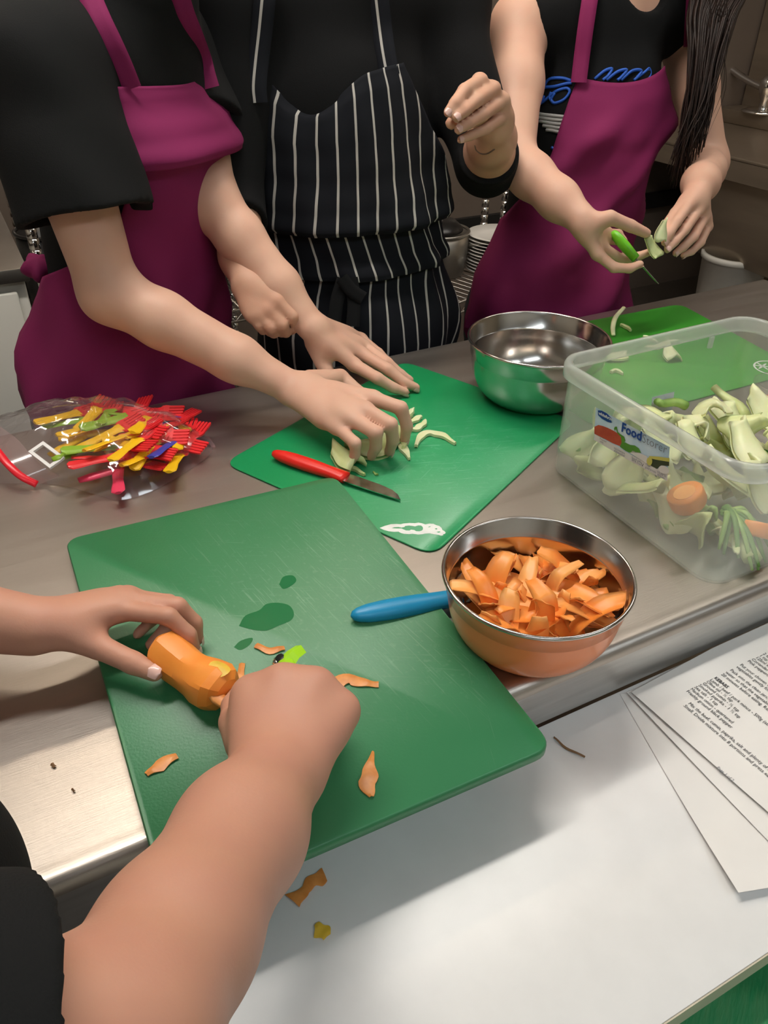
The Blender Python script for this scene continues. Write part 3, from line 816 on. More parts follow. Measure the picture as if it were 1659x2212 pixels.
for i, (s, n, z, wd, ln, an, mt) in enumerate(fl_items):
    if i < 11: an = (rr.uniform(.2, 1.3), rr.uniform(-.9, .9), rr.uniform(0, 6.28)); z -= rr.uniform(0, .012)
    put_in(BOXLIM, 'fennel_piece', shell(wd, ln, .011, .006, .45, .004, i), an, T(s, n, z), mt,
        label='pale fennel chunk in the heap inside the large clear box', cat='fennel', group='fennel chunks in the large clear box')
for i in range(15):
    s, n, z = rr.uniform(.71, .93), rr.uniform(.06, .26), rr.uniform(.010, .030)
    put_in(BOXLIM, 'fennel_piece', shell(rr.uniform(.035, .05), rr.uniform(.04, .06), .010, .006, .5, .004, 50 + i), (rr.uniform(-.6, .6), rr.uniform(-.6, .6), rr.uniform(0, 6.3)), T(s, n, z),
        ('fennel', 'fennel_pale', 'stalk_green')[rr.randrange(3)],
        label='pale fennel chunk in the heap inside the large clear box', cat='fennel', group='fennel chunks in the large clear box')
st_items = [(.703, .262, .030, .05, .008, (.4, .2, 1.9)), (.705, .235, .022, .06, .009, (.1, .2, .9)), (.71, .20, .016, .055, .008, (.2, 0, 2.6)), (.703, .165, .020, .06, .007, (.3, 0, .5)),
            (.715, .14, .014, .07, .006, (.0, .1, 2.9)), (.72, .185, .03, .05, .008, (.5, .3, 1.2)), (.705, .115, .030, .034, .010, (1.2, .3, 0)), (.73, .11, .014, .05, .007, (.1, 0, .6)),
            (.735, .065, .016, .075, .011, (.05, .1, .35)), (.76, .27, .03, .06, .008, (.2, 0, 1.4)), (.84, .275, .06, .05, .008, (.3, .2, 2.0)), (.93, .26, .05, .07, .008, (.2, .1, .4))]
for i, (s, n, z, ln, r, an) in enumerate(st_items):
    put_in(BOXLIM, 'fennel_stalk', stalk(ln, r, .006, i), an, T(s, n, z), 'stalk_green' if i % 3 != 2 else 'fennel', label='cut green fennel stalk in the large clear box', cat='fennel',
        group='fennel stalks in the large clear box')
# bunch of green tops near the front corner of the box
gb = thing('greens_bunch', 'dark green bunch of stalk tops at the near corner of the clear box', 'greens', T(.735, .075, .004))
_g0 = T(.748, .090, .036)
for i in range(13):
    t = i / 12; end = T(.700 + .075 * t + rr.uniform(-.004, .004), .050 - .030 * t * (1 - t) * 4 + .012 * t + rr.uniform(-.01, .01), .007 + rr.uniform(0, .014))
    mid = (_g0 + end) / 2 + [0, 0, .010 + rr.uniform(0, .008)]
    tubeo('frond', catmull([_g0 + np.array([rr.uniform(-.006, .006), rr.uniform(-.006, .006), rr.uniform(-.008, .008)]), mid, end], 4), [.0042, .004, .0038, .0036, .0034, .003, .0028, .0024, .0015],
          'frond_green' if i % 3 else 'stalk_green', gb, 7, flat=.6)
def disc(r, th, k_=28, wob=.0):
    lps = []
    for z, q in ((0, .94), (th * .15, 1), (th * .85, 1), (th, .94)):
        lps.append([(r * q * (1 + wob * math.sin(3 * a + 1)) * math.cos(a), r * q * (1 + wob * math.sin(3 * a + 1)) * math.sin(a), z) for a in np.linspace(0, 2 * PI, k_, endpoint=False)])
    return loft(lps, cap0=True, cap1=True)
def carrot_end(label, pos, r, ln, ang, m2='carrot_ribbon_pale'):
    e = thing('carrot_end', label, 'carrot', pos)
    put('flesh', disc(r, ln, wob=.03), ang, pos, 'carrot', parent=e)
    v, f = disc(r * .62, .0006); v = np.array(v); v[:, 2] += ln
    put('core', (v, f), ang, pos, m2, parent=e)
carrot_end('thick orange carrot end lying flat near the right of the clear box', PZ(1632, 1160, .020), .021, .016, (-.55, .25, 0))
carrot_end('carrot end half buried among fennel in the clear box', PZ(1490, 1090, .042), .020, .018, (-.2, -.5, .3))
carrot_end('small carrot end at the bottom of the clear box', T(.712, .128, .012), .012, .010, (-.3, -.9, .3))
v, f = ribbon(PZ(1590, 1165, .020), math.atan2(*(PZ(1580, 1225, .01) - PZ(1600, 1100, .04))[[1, 0]]), .075, .009, .4, 1, .3, -.1, .002)
tag(mk('vegetable_peel', v, f, 'fennel_pale'), 'long pale peel hanging near the front of the clear box', 'peel')

# ------------------------------------------------------------------ second, smaller tub beyond the box
tb = thing('salad_tub', 'small clear plastic tub with tomato, behind the large clear box', 'tub', T(1.05, .22, 0))
_p = [SNZ(PZ(a, b, .06)) for a, b in ((1480, 912), (1545, 899), (1659, 950))]
ts0, tn1 = 1.0, .332
def tl(i, z, r): return rrect(1.002 + i, 1.20 - i, .13 + i, .300 - i, r, z, 6)
v, f = loft([tl(.012, .0005, .02), tl(.009, .004, .024), tl(.004, .048, .03), tl(0, .049, .032), tl(0, .0515, .032), tl(.004, .0515, .03), tl(.0055, .048, .029), tl(.0105, .006, .022), tl(.013, .002, .02)], cap0=True, cap1=True)
mk('tub', v, f, 'clear_plastic', tb)
def ball(r, sq=.9, k_=20, m_=12, lob=0.0):
    v, f = lathe([(r * math.sin(PI * i / m_) * 1.0 + 1e-5, r * sq * -math.cos(PI * i / m_)) for i in range(m_ + 1)], k_, (0, 0, 0)); v = np.array(v)
    if lob:
        a = np.arctan2(v[:, 1], v[:, 0]); s_ = 1 + lob * np.cos(5 * a); v[:, 0] *= s_; v[:, 1] *= s_
    return v, f
tm = thing('tomato', 'piece of red tomato in the small clear tub', 'tomato', T(1.03, .255, .004))
put('flesh', ball(.021, .75, lob=.03), (0, 0, 0), T(1.035, .262, .02), 'tomato', .0035, parent=tm)
put('fennel_piece', shell(.06, .075, .012, .004, .7, .008, 77), (.5, .1, .4), PZ(1600, 925, .045), 'fennel_pale', label='broad striped fennel leaf propped in the small clear tub', cat='fennel')
put('fennel_piece', shell(.045, .05, .008, .004, .4, .004, 78), (.2, .1, 1.4), PZ(1560, 965, .025), 'fennel', label='yellowish fennel piece beside the tomato in the small tub', cat='fennel')
cu = thing('cucumber_slice', 'dark-rimmed cucumber slice in the small clear tub', 'cucumber', PZ(1630, 980, .03))
put('skin', disc(.019, .006), (-.7, .3, 0), PZ(1630, 985, .03), 'cucumber_skin', parent=cu)
v, f = disc(.0175, .0065); put('flesh', (v, f), (-.7, .3, 0), PZ(1630, 985, .0301), 'stalk_green', parent=cu)

# ------------------------------------------------------------------ fennel on the mats
MT_ = .0025
def slice_px(label, pts, width, z=MT_, mt='fennel_pale', th=.004, bulge=.0006):
    return peel_px(label, pts, width, z, mt, name='fennel_slice', thick=th, bulge=bulge, cat='fennel')
slice_px('curved fennel crescent lying apart on the bright green mat', [(899, 968), (907, 948), (930, 939), (955, 945), (984, 962)], [.004, .008, .010, .009, .003])
slice_px('long fennel crescent nearest the index fingertip on the green mat', [(884, 932), (900, 930), (912, 922), (919, 913)], [.004, .008, .009, .003])
slice_px('upper fennel slice behind the fingers on the green mat', [(884, 918), (898, 910), (909, 904)], [.006, .008, .006])
slice_px('pointed fennel slice standing behind the fingers', [(879, 912), (887, 900), (894, 894)], [.006, .006, .002], th=.009)
slice_px('fennel sliver poking from under the fingers towards the knife blade', [(862, 948), (872, 972), (884, 996)], [.009, .010, .003])
slice_px('short upright fennel sliver beside the index finger', [(868, 945), (872, 962), (871, 977)], [.006, .007, .005], th=.008, mt='fennel')
slice_px('long fennel sliver behind the red knife', [(738, 1012), (757, 1014), (775, 1022), (788, 1030)], [.006, .006, .005, .002], mt='fennel')
slice_px('tiny fennel shred beside the knife blade', [(806, 1022), (812, 1026), (817, 1028)], [.0015, .003, .001], mt='stalk_green', th=.0015)
for i, (a, b, an, wd, ln, lbl) in enumerate(((745, 985, (.1, .1, .8), .036, .045, 'fennel chunk under the little finger on the green mat'),
                                         (790, 965, (.1, -.1, 1.9), .04, .05, 'fennel chunk gripped under the ring finger'),
                                         (835, 945, (.1, .2, 2.7), .036, .05, 'fennel chunk gripped under the index finger'))):
    put('fennel_piece', shell(wd, ln, .010, .010, .5, .003, 90 + i), an, PZ(a, b, .015), 'fennel', floor=MT_, label=lbl, cat='fennel')
RM_ = .0023
def up_strip(label, pts, wd, mt='fennel_pale'):
    c = catmull(pts, 6); o = tubeo('fennel_slice', c, [wd * (.8 + .2 * math.sin(PI * i / (len(c) - 1))) for i in range(len(c))], mt, None, 8, flat=.55); tag(o, label, 'fennel'); return o
up_strip('curved fennel strip sticking up from the leaf-green mat', [PZ(1325, 724, .006), PZ(1324, 706, .010), PZ(1330, 685, .018), PZ(1348, 664, .022)], .0045)
put('fennel_piece', shell(.03, .05, .006, .005, .4, .003, 101), (.1, .1, 1.9), PZ(1323, 768, .01), 'fennel_pale', floor=RM_, label='flat fennel piece behind the left rim of the clear box', cat='fennel')
put('fennel_piece', shell(.032, .042, .006, .005, .8, .003, 102), (.35, .1, .2), PZ(1447, 762, .01), 'fennel_pale', floor=RM_, label='kite-shaped fennel piece on the leaf-green mat', cat='fennel')
slice_px('fennel strip lying beside the kite-shaped piece', [(1395, 754), (1420, 752), (1448, 741), (1462, 740)], [.008, .010, .008, .004], RM_)
slice_px('thin fennel sliver in the middle of the leaf-green mat', [(1388, 731), (1402, 733), (1420, 745)], [.004, .005, .003], RM_)
slice_px('fennel scrap behind the curved strip on the leaf-green mat', [(1340, 705), (1352, 709), (1362, 718)], [.006, .007, .003], RM_, mt='fennel')
slice_px('tiny white fennel corner nearest the sticker', [(1319, 808), (1330, 803), (1345, 812)], [.004, .007, .002], RM_)

# ------------------------------------------------------------------ zip bag of plastic forks
bg = thing('zip_bag', 'crinkled clear zip bag of coloured plastic forks', 'bag', T(.13, .57, 0))
bo = [SNZ(PZ(a, b, 0))[:2] for a, b in ((463, 958), (452, 985), (400, 1022), (330, 1062), (258, 1082), (200, 1068), (120, 1048), (0, 1046), (-110, 1040), (-150, 985))]
bo += [SNZ(PZ(a, b, .018))[:2] for a, b in ((-130, 930), (-40, 906), (40, 892), (120, 882), (250, 882), (360, 892), (430, 915), (458, 940))]
bo = np.array([p[:2] for p in bo])
_cc = catmull([np.append(p, 0) for p in list(bo) + [bo[0]]], 5)[:-1]; bo2 = np.array([p[:2] for p in _cc])
bcen = np.array(SNZ(PZ(225, 965, .0))[:2])
def bag_h(p, t):
    """height of the film at ring parameter t (0 rim .. 1 centre)"""
    x, y = p
    base = .056 * (1 - (1 - t) ** 2.2) ** .85
    left = min(1.0, max(.35, (x + .06) / .16))
    cr = .006 * (abs(math.sin(48 * x + 30 * y + 1.5 * math.sin(60 * y))) - .4) + .005 * (abs(math.sin(70 * x - 75 * y + 1)) - .4) + .003 * abs(math.sin(30 * x + 110 * y))
    return base * left + cr * min(1, 3 * t) + .001
RN = 13
vv, ff = [], []
kk = len(bo2)
for i in range(RN + 1):
    t = i / RN
    for p in bo2:
        q = p + (bcen - p) * t * .985
        jit = np.array([math.sin(40 * q[1] + i), math.cos(50 * q[0] + i)]) * .0015 * (t > 0)
        vv.append(T(q[0] + jit[0], q[1] + jit[1], bag_h(q, t)))
v1, f1 = loft([vv[i * kk:(i + 1) * kk] for i in range(RN + 1)], cap1=True)
low = [[T(*(p + (bcen - p) * t * .985), .0012) for p in bo2] for t in (0, .5, 1)]
v2, f2 = loft(low, cap1=True); k0 = len(v1)
film = mk('film', v1 + v2, f1 + [tuple(x + k0 for x in q[::-1]) for q in f2], 'bag_film', bg, smooth=False)
film.data.polygons.foreach_set('use_smooth', np.array([i % 7 not in (0, 3) for i in range(len(film.data.polygons))]))
# red zip strip along the open end, and the pinkish band of film beside it
zp = [PZ(a, b, z) for a, b, z in ((-60, 930, .045), (-15, 965, .040), (15, 1000, .030), (45, 1028, .018), (80, 1046, .006))]
tubeo('zip_strip', catmull(zp, 6), .0052, 'zip_red', bg, 8, flat=.5)
zq = [p + np.array([.012, .004, .002]) for p in zp]
c1 = catmull(zp, 5); c2 = catmull([p + D * .028 + np.array([0, 0, .004]) for p in zp], 5)
v, f = loft([c1, c2], closed=False); mk('zip_band', v, f, 'bag_seam', bg)
sbox('seam_fold', .2955, .3005, .53, .56, .002, .004, 'bag_seam', bg)
# forks inside
def fork_parts():
    hd = []
    bm = bmesh.new()
    v, f = loft([[(x, y * (.8 + .2 * (x > .006)), z) for (y, z) in ((-.010, 0), (.010, 0), (.010, .0022), (-.010, .0022))] for x in (0, .006, .011)], cap0=True, cap1=True)
    v, f = loft([[(x, y * q, z) for (y, z) in ((-.0122, 0), (.0122, 0), (.0122, .0024), (-.0122, .0024))] for x, q in ((-.004, .5), (.0, .9), (.004, 1), (.009, 1))], cap0=True, cap1=True)
    head = (v, f)
    tine = loft([[(x, y * q, z + .25 * max(0, x - .009) ** 1.2) for (y, z) in ((-.0019, 0), (.0019, 0), (.0019, .0024), (-.0019, .0024))] for x, q in ((.009, 1), (.018, 1), (.027, .95), (.0295, .6))], cap0=True, cap1=True)
    handle = loft([[(x, w * math.cos(a), .0012 + .0019 * math.sin(a)) for a in np.linspace(0, 2 * PI, 10, endpoint=False)] for x, w in ((.001, .0105), (-.008, .0075), (-.035, .0062), (-.050, .0078), (-.060, .0080), (-.064, .004))], cap0=True, cap1=True)
    return head, tine, handle
_h, _t, _hd = fork_parts()
def mesh_of(name, vf, mt):
    me = bpy.data.meshes.new(name); me.from_pydata([tuple(map(float, p)) for p in vf[0]], [], [tuple(q) for q in vf[1]]); me.materials.append(MATS[mt]); me.update(); return me
FM = {}
for c_ in ('red', 'yellow', 'green', 'blue', 'pink'):
    FM['head', c_] = mesh_of('head', _h, 'plastic_' + c_); FM['tine', c_] = mesh_of('tine', _t, 'plastic_' + c_); FM['handle', c_] = mesh_of('handle', _hd, 'plastic_' + c_)
FORKW = {('red', 'yellow'): 'red-headed fork with a yellow handle inside the zip bag', ('red', 'green'): 'red-headed fork with a green handle inside the zip bag',
         ('red', 'red'): 'all-red fork inside the zip bag', ('red', 'blue'): 'red-headed fork with a blue handle inside the zip bag', ('red', 'pink'): 'red-headed fork with a pink handle inside the zip bag'}
fork_px = [(200, 905, .03), (262, 925, .05), (318, 930, .048), (358, 945, .036), (300, 950, .05), (328, 975, .036), (262, 985, .038), (400, 960, .02), (345, 905, .036), (170, 893, .032), (212, 884, .038), (240, 888, .041), (300, 886, .036), (350, 892, .03), (388, 905, .03), (228, 915, .045), (275, 902, .048), (322, 905, .046), (360, 922, .038), (400, 925, .026),
           (270, 943, .048), (302, 930, .05), (335, 950, .04), (418, 942, .018), (250, 965, .04), (292, 962, .046), (345, 975, .03), (385, 985, .016), (275, 990, .034), (318, 1003, .022), (300, 912, .03), (375, 955, .03), (255, 1010, .02)]
hc = ['green', 'yellow', 'yellow', 'yellow', 'yellow', 'yellow', 'red', 'yellow', 'green', 'yellow', 'yellow', 'green', 'yellow', 'red', 'blue', 'yellow', 'green', 'yellow', 'yellow', 'yellow', 'yellow', 'yellow', 'yellow', 'red', 'green', 'yellow', 'yellow', 'yellow', 'red', 'yellow', 'red', 'blue', 'pink']
rr = random.Random(3)
for i, (a, b, z) in enumerate(fork_px):
    P = PZ(a, b, z * .86)
    e = thing('plastic_fork', FORKW['red', hc[i]], 'fork', P, 'forks in the zip bag')
    ang = YAW + rr.uniform(-1.0, 1.2) + (.4 if a < 260 else 0)
    e.rotation_euler = (rr.uniform(-.4, .4), rr.uniform(-.12, .22), ang)
    def kid(nm, c_, loc=(0, 0, 0)):
        o = bpy.data.objects.new(nm, FM[nm, c_]); COL.objects.link(o); o.parent = e; o.location = loc
    kid('head', 'red'); kid('handle', hc[i])
    for q in range(5): kid('tine', 'red', (0, -.0098 + .0049 * q, 0))
# white plastic buckle at the open end
bkc = PZ(102, 985, .034)
bm = bmesh.new()
for (x0, x1, y0, y1) in ((-.022, .022, -.011, -.007), (-.022, .022, .007, .011), (-.022, -.017, -.007, .007), (.017, .022, -.007, .007)):
    vs_ = [bm.verts.new((x, y, z)) for z in (0, .003) for y in (y0, y1) for x in (x0, x1)]
    for q in ((0, 2, 3, 1), (4, 5, 7, 6), (0, 1, 5, 4), (2, 6, 7, 3), (0, 4, 6, 2), (1, 3, 7, 5)): bm.faces.new([vs_[j] for j in q])
bo_ = bmk('plastic_buckle', bm, 'plastic_white'); bo_.location = Vector(bkc); bo_.rotation_euler = (.25, .15, YAW - 1.15)
tag(bo_, 'white rectangular plastic frame inside the open end of the zip bag', 'buckle')
for i, (a, b, z, c_, ln, an) in enumerate(((150, 960, .03, 'yellow', .06, .55), (140, 985, .034, 'green', .03, .2), (215, 1025, .02, 'pink', .05, .1), (180, 940, .03, 'yellow', .06, -.1))):
    P = PZ(a, b, z); dr = np.array([math.cos(YAW + an), math.sin(YAW + an), 0])
    o = tubeo('plastic_peg', [P - dr * ln / 2, P - dr * ln / 4, P + dr * ln / 4, P + dr * ln / 2], [.005, .007, .0068, .004], 'plastic_' + c_, None, 10, flat=.5)
    tag(o, ['thick yellow plastic piece beside the white frame in the zip bag', 'short lime plastic peg beside the white frame', 'pink plastic piece at the bottom of the zip bag', 'yellow plastic piece behind the white frame in the zip bag'][i], 'plastic piece')

# ------------------------------------------------------------------ recipe sheets
def sheet(label, p0, p1, ln, z0, curl, name='paper_sheet'):
    """p0->p1 is the page's bottom edge (page left to right); the page runs on to the right of the picture"""
    a = np.array(SNZ(PZ(*p0, WZ))[:2]); b = np.array(SNZ(PZ(*p1, WZ))[:2])
    ex = (b - a) / np.linalg.norm(b - a); wd = .21; ey = np.array([-ex[1], ex[0]])
    if ey[0] < 0: ey = -ey
    def fn(x, y, dz=0.0):
        u = x / wd; vq = y / ln
        z = WZ + z0 + curl[0] * max(0, u - .35) ** 2 * max(0, 1 - vq * 2.2) + curl[1] * math.sin(2.2 * vq + 1.5 * u) ** 2 + dz
        p = a + ex * x + ey * y
        return T(p[0], min(p[1], -.004), z)
    nu, nv = 14, 18; P = []; f = []
    for dz in (0, -.00025):
        for j in range(nv + 1):
            for i in range(nu + 1): P.append(fn(wd * i / nu, ln * j / nv, dz))
    m_ = (nu + 1) * (nv + 1)
    for j in range(nv):
        for i in range(nu):
            q = (j * (nu + 1) + i, j * (nu + 1) + i + 1, (j + 1) * (nu + 1) + i + 1, (j + 1) * (nu + 1) + i)
            f.append(q); f.append(tuple(x + m_ for x in q[::-1]))
    e = thing(name, label, 'paper', T(a[0] + .1, a[1], WZ))
    mk('page', P, f, 'paper', e)
    return e, fn, a, ex, ey
sheet('lowest recipe sheet with a curled corner on the white table', (1339, 1500), (1533, 1842), .297, .0006, (.016, .001))
sheet('middle recipe sheet, mostly hidden under the printed one', (1352, 1500), (1530, 1690), .297, .0032, (.004, .001))
pe, pfn, pa, pex, pey = sheet('top recipe sheet printed with the kebab ingredients', (1361, 1504), (1530, 1655), .297, .0062, (.003, .001))
def page_xy(px, py):
    q = np.array(SNZ(PZ(px, py, WZ + .007))[:2]) - pa
    return q @ pex, q @ pey
lines = [((700, 700), 'Mix the beef, cumin, paprika, salt and plenty of freshly ground pepper in a bowl'), ((655, 722), 'Small. Divide mixture into 8 portions and press each portion around a skewer'),
         ((680, 583), 'Freshly ground black pepper'), ((718, 563), 'Medium onion - quartered'), ((758, 545), 'Sea salt - 1 tsp'), ((796, 527), 'Smoked paprika - 1 ½ tsp'), ((835, 509), 'Ground cumin - ½ tsp'), ((870, 492), 'Olive oil - ½ tsp'),
         ((905, 476), 'Lamb / beef / pork mince - 500g (about 1lb)'), ((945, 458), 'KEBABS'), ((1012, 425), '20 minutes before eating. Refrigerate for up to a month'), ((1052, 405), 'water so that the vegetables are completely covered'),
         ((1095, 385), 'Pack into the clean jars, pour over the hot vinegar'), ((1155, 355), 'vegetables gently for'), ((1190, 335), 'Put your chosen vegetables in a bowl'), ((1262, 300), 'Pink peppercorns'), ((1300, 283), 'Coriander seeds'), ((1338, 265), '125ml white vinegar'), ((1375, 247), '1 tsp sea salt'), ((1410, 230), '2 tbsp sugar')]
for (zx, zy), tx in lines:
    x, y = page_xy(1330 + zx / 4.42, 1360 + zy / 4.42)
    place_text('lettering', tx, .0058, (lambda a, b, x=x, y=y: pfn(x + a, y + b - .0015, .0005)), 'ink', pe, .00012 if tx == 'KEBABS' else 0.0, .80)
x, y = page_xy(1330 + 960 / 4.42, 1360 + 1320 / 4.42)
place_text('lettering', 'Page 1 of 2', .0048, (lambda a, b: pfn(x + a, y + b, .0005)), 'ink_grey', pe, 0, .8)

# ------------------------------------------------------------------ smooth solid modelling for bodies and clothes
def _nrm(a):
    a = np.asarray(a, float); return a / (np.linalg.norm(a) + 1e-12)
class Cone:      # tapered limb, optionally flattened along a direction
    def __init__(s, a, b, ra, rb, k=.01, flat=None, mode='u'):
        s.a = np.asarray(a, float); s.b = np.asarray(b, float); s.ra = ra; s.rb = rb; s.k = k; s.mode = mode; s.flat = flat
        r = max(ra, rb); s.lo = np.minimum(s.a, s.b) - r; s.hi = np.maximum(s.a, s.b) + r
    def d(s, X, Y, Z):
        ba = s.b - s.a; L = ba @ ba + 1e-12
        x, y, z = X - s.a[0], Y - s.a[1], Z - s.a[2]
        t = np.clip((x * ba[0] + y * ba[1] + z * ba[2]) / L, 0, 1)
        x, y, z = x - t * ba[0], y - t * ba[1], z - t * ba[2]
        if s.flat is not None:
            fd, q = s.flat; c = (x * fd[0] + y * fd[1] + z * fd[2]) * (q - 1)
            x, y, z = x + c * fd[0], y + c * fd[1], z + c * fd[2]
        return np.sqrt(x * x + y * y + z * z) - (s.ra + t * (s.rb - s.ra))
class Ell:       # ellipsoid with its own axes (rows of R)
    def __init__(s, c, R, r, k=.03, mode='u'):
        s.c = np.asarray(c, float); s.R = np.asarray(R, float); s.r = np.asarray(r, float); s.k = k; s.mode = mode
        e = np.sqrt(((s.R * s.r[:, None]) ** 2).sum(0)); s.lo = s.c - e; s.hi = s.c + e
    def d(s, X, Y, Z):
        x, y, z = X - s.c[0], Y - s.c[1], Z - s.c[2]
        q = [(x * a[0] + y * a[1] + z * a[2]) for a in s.R]
        k0 = np.sqrt(sum((c / r) ** 2 for c, r in zip(q, s.r))); k1 = np.sqrt(sum((c / (r * r)) ** 2 for c, r in zip(q, s.r))) + 1e-9
        return k0 * (k0 - 1) / k1
class Cyl:       # flat-ended cylinder, for cuts
    def __init__(s, a, b, r, k=.002, mode='s'):
        s.a = np.asarray(a, float); s.b = np.asarray(b, float); s.r = r; s.k = k; s.mode = mode
        s.lo = np.minimum(s.a, s.b) - r; s.hi = np.maximum(s.a, s.b) + r
    def d(s, X, Y, Z):
        ba = s.b - s.a; L = np.linalg.norm(ba); u = ba / L
        x, y, z = X - s.a[0], Y - s.a[1], Z - s.a[2]
        t = x * u[0] + y * u[1] + z * u[2]
        rad = np.sqrt(np.maximum(x * x + y * y + z * z - t * t, 0)) - s.r
        return np.maximum(rad, np.maximum(-t, t - L))
class Sleeve:    # open-ended sleeve: the last limb is cut by a plane and hollowed near the opening
    def __init__(s, keep, cut, e1, dv, rh, depth=.07, k=.03, rh0=None):
        s.keep = keep; s.cut = cut; s.e = np.asarray(e1, float); s.v = np.asarray(dv, float); s.k = k; s.mode = 'u'
        s.h = Cone(s.e - s.v * depth, s.e + s.v * .06, rh0 if rh0 else rh * .9, rh)
        s.lo = np.min([q.lo for q in keep + cut], 0); s.hi = np.max([q.hi for q in keep + cut], 0)
    def d(s, X, Y, Z):
        pl = (X - s.e[0]) * s.v[0] + (Y - s.e[1]) * s.v[1] + (Z - s.e[2]) * s.v[2]
        o = np.maximum(s.cut[0].d(X, Y, Z), pl)
        for q in s.keep: o = smin(o, q.d(X, Y, Z), .012)
        return np.maximum(o, -s.h.d(X, Y, Z))
class Chain:     # a finger: blends into the hand only round its own root
    def __init__(s, pts, rad, k=.012, reach=.03):
        s.c = [Cone(pts[i], pts[i + 1], rad[i], rad[i + 1]) for i in range(len(pts) - 1)]
        s.root = np.asarray(pts[0], float); s.k = k; s.reach = reach; s.mode = 'chain'
        s.lo = np.min([q.lo for q in s.c], 0); s.hi = np.max([q.hi for q in s.c], 0)
    def d(s, X, Y, Z):
        o = None
        for q in s.c:
            e = q.d(X, Y, Z); o = e if o is None else smin(o, e, .003)
        return o
def smin(a, b, k):
    if np.isscalar(k) and k <= 0: return np.minimum(a, b)
    h = np.maximum(k - np.abs(a - b), 0) / k
    return np.minimum(a, b) - h * h * k * .25
def apply(d, e, p, X, Y, Z):
    if p.mode == 'u': return smin(d, e, p.k)
    if p.mode == 's': return -smin(-d, e, p.k)
    r = np.sqrt((X - p.root[0]) ** 2 + (Y - p.root[1]) ** 2 + (Z - p.root[2]) ** 2)
    k = np.maximum(p.k * np.clip(1 - r / p.reach, 0, 1), .0012)
    return smin(d, e, k)
def field(prims, X, Y, Z):
    d = np.full(np.broadcast(X, Y, Z).shape, 1.0)
    for p in prims: d = apply(d, p.d(X, Y, Z), p, X, Y, Z)
    return d
def solid(prims, h, noise=None, smooth=2, zmin=None, zmax=None):
    us = [p for p in prims if p.mode != 's']
    lo = np.min([p.lo for p in us], 0) - 4 * h - .01; hi = np.max([p.hi for p in us], 0) + 4 * h + .01
    if zmin is not None: lo[2] = zmin
    if zmax is not None: hi[2] = zmax
    nx = np.ceil((hi - lo) / h).astype(int) + 1
    ax = [lo[i] + h * np.arange(nx[i]) for i in range(3)]
    d = np.full(nx, .08, dtype=np.float32)
    for p in prims:
        mg = (p.k if np.isscalar(p.k) else .02) + 3 * h
        i0 = np.maximum(np.floor((p.lo - mg - lo) / h).astype(int), 0); i1 = np.minimum(np.ceil((p.hi + mg - lo) / h).astype(int) + 1, nx)
        if np.any(i1 <= i0): continue
        sl = tuple(slice(a, b) for a, b in zip(i0, i1))
        X = ax[0][sl[0]][:, None, None]; Y = ax[1][sl[1]][None, :, None]; Z = ax[2][sl[2]][None, None, :]
        d[sl] = apply(d[sl], p.d(X, Y, Z), p, X, Y, Z)
    if noise is not None:
        d += noise(ax[0][:, None, None], ax[1][None, :, None], ax[2][None, None, :]).astype(np.float32)
    d[:, :, 0] = np.maximum(d[:, :, 0], h); d[:, :, -1] = np.maximum(d[:, :, -1], h)
    s = d < 0
    cnt = np.zeros(nx - 1, dtype=np.int8)
    for a in (0, 1):
        for b in (0, 1):
            for c in (0, 1): cnt += s[a:nx[0] - 1 + a, b:nx[1] - 1 + b, c:nx[2] - 1 + c]
    act = np.argwhere((cnt > 0) & (cnt < 8))
    vid = np.full(nx - 1, -1, dtype=np.int32); vid[tuple(act.T)] = np.arange(len(act))
    acc = np.zeros((len(act), 3)); ct = np.zeros(len(act))
    cor = [(a, b, c) for a in (0, 1) for b in (0, 1) for c in (0, 1)]
    for i, p in enumerate(cor):
        for q in cor[i + 1:]:
            if sum(abs(x - y) for x, y in zip(p, q)) != 1: continue
            dp = d[act[:, 0] + p[0], act[:, 1] + p[1], act[:, 2] + p[2]].astype(float); dq = d[act[:, 0] + q[0], act[:, 1] + q[1], act[:, 2] + q[2]].astype(float)
            m_ = (dp < 0) != (dq < 0)
            t = np.where(m_, dp / np.where(m_, dp - dq, 1), 0)
            pp = np.array(p)[None] + t[:, None] * (np.array(q) - np.array(p))[None]
            acc += pp * m_[:, None]; ct += m_
    V = lo + h * (act + acc / ct[:, None])
    quads = []
    for axn in range(3):
        sh = [slice(None)] * 3; sh2 = [slice(None)] * 3
        sh[axn] = slice(0, nx[axn] - 1); sh2[axn] = slice(1, nx[axn])
        A, B = s[tuple(sh)], s[tuple(sh2)]
        e = np.argwhere(A != B); o1, o2 = [i for i in range(3) if i != axn]
        e = e[(e[:, o1] > 0) & (e[:, o2] > 0) & (e[:, o1] < nx[o1] - 1) & (e[:, o2] < nx[o2] - 1)]
        fl = A[tuple(e.T)]
        def cell(da, db):
            c = e.copy(); c[:, o1] -= da; c[:, o2] -= db; return vid[tuple(c.T)]
        q = np.stack([cell(0, 0), cell(1, 0), cell(1, 1), cell(0, 1)], 1)
        if axn == 1: q = q[:, ::-1]
        q[~fl] = q[~fl][:, ::-1]
        quads.append(q)
    Q = np.vstack(quads)
    E = np.vstack([Q[:, [0, 1]], Q[:, [1, 2]], Q[:, [2, 3]], Q[:, [3, 0]]])
    deg = np.bincount(E.ravel(), minlength=len(V)).astype(float)[:, None]
    for it in range(smooth):
        S = np.zeros_like(V)
        for c in range(3):
            S[:, c] = np.bincount(E[:, 0], V[E[:, 1], c], len(V)) + np.bincount(E[:, 1], V[E[:, 0], c], len(V))
        V = V + (.55 if it % 2 == 0 else .45) * (S / np.maximum(deg, 1) - V)
    return V, Q
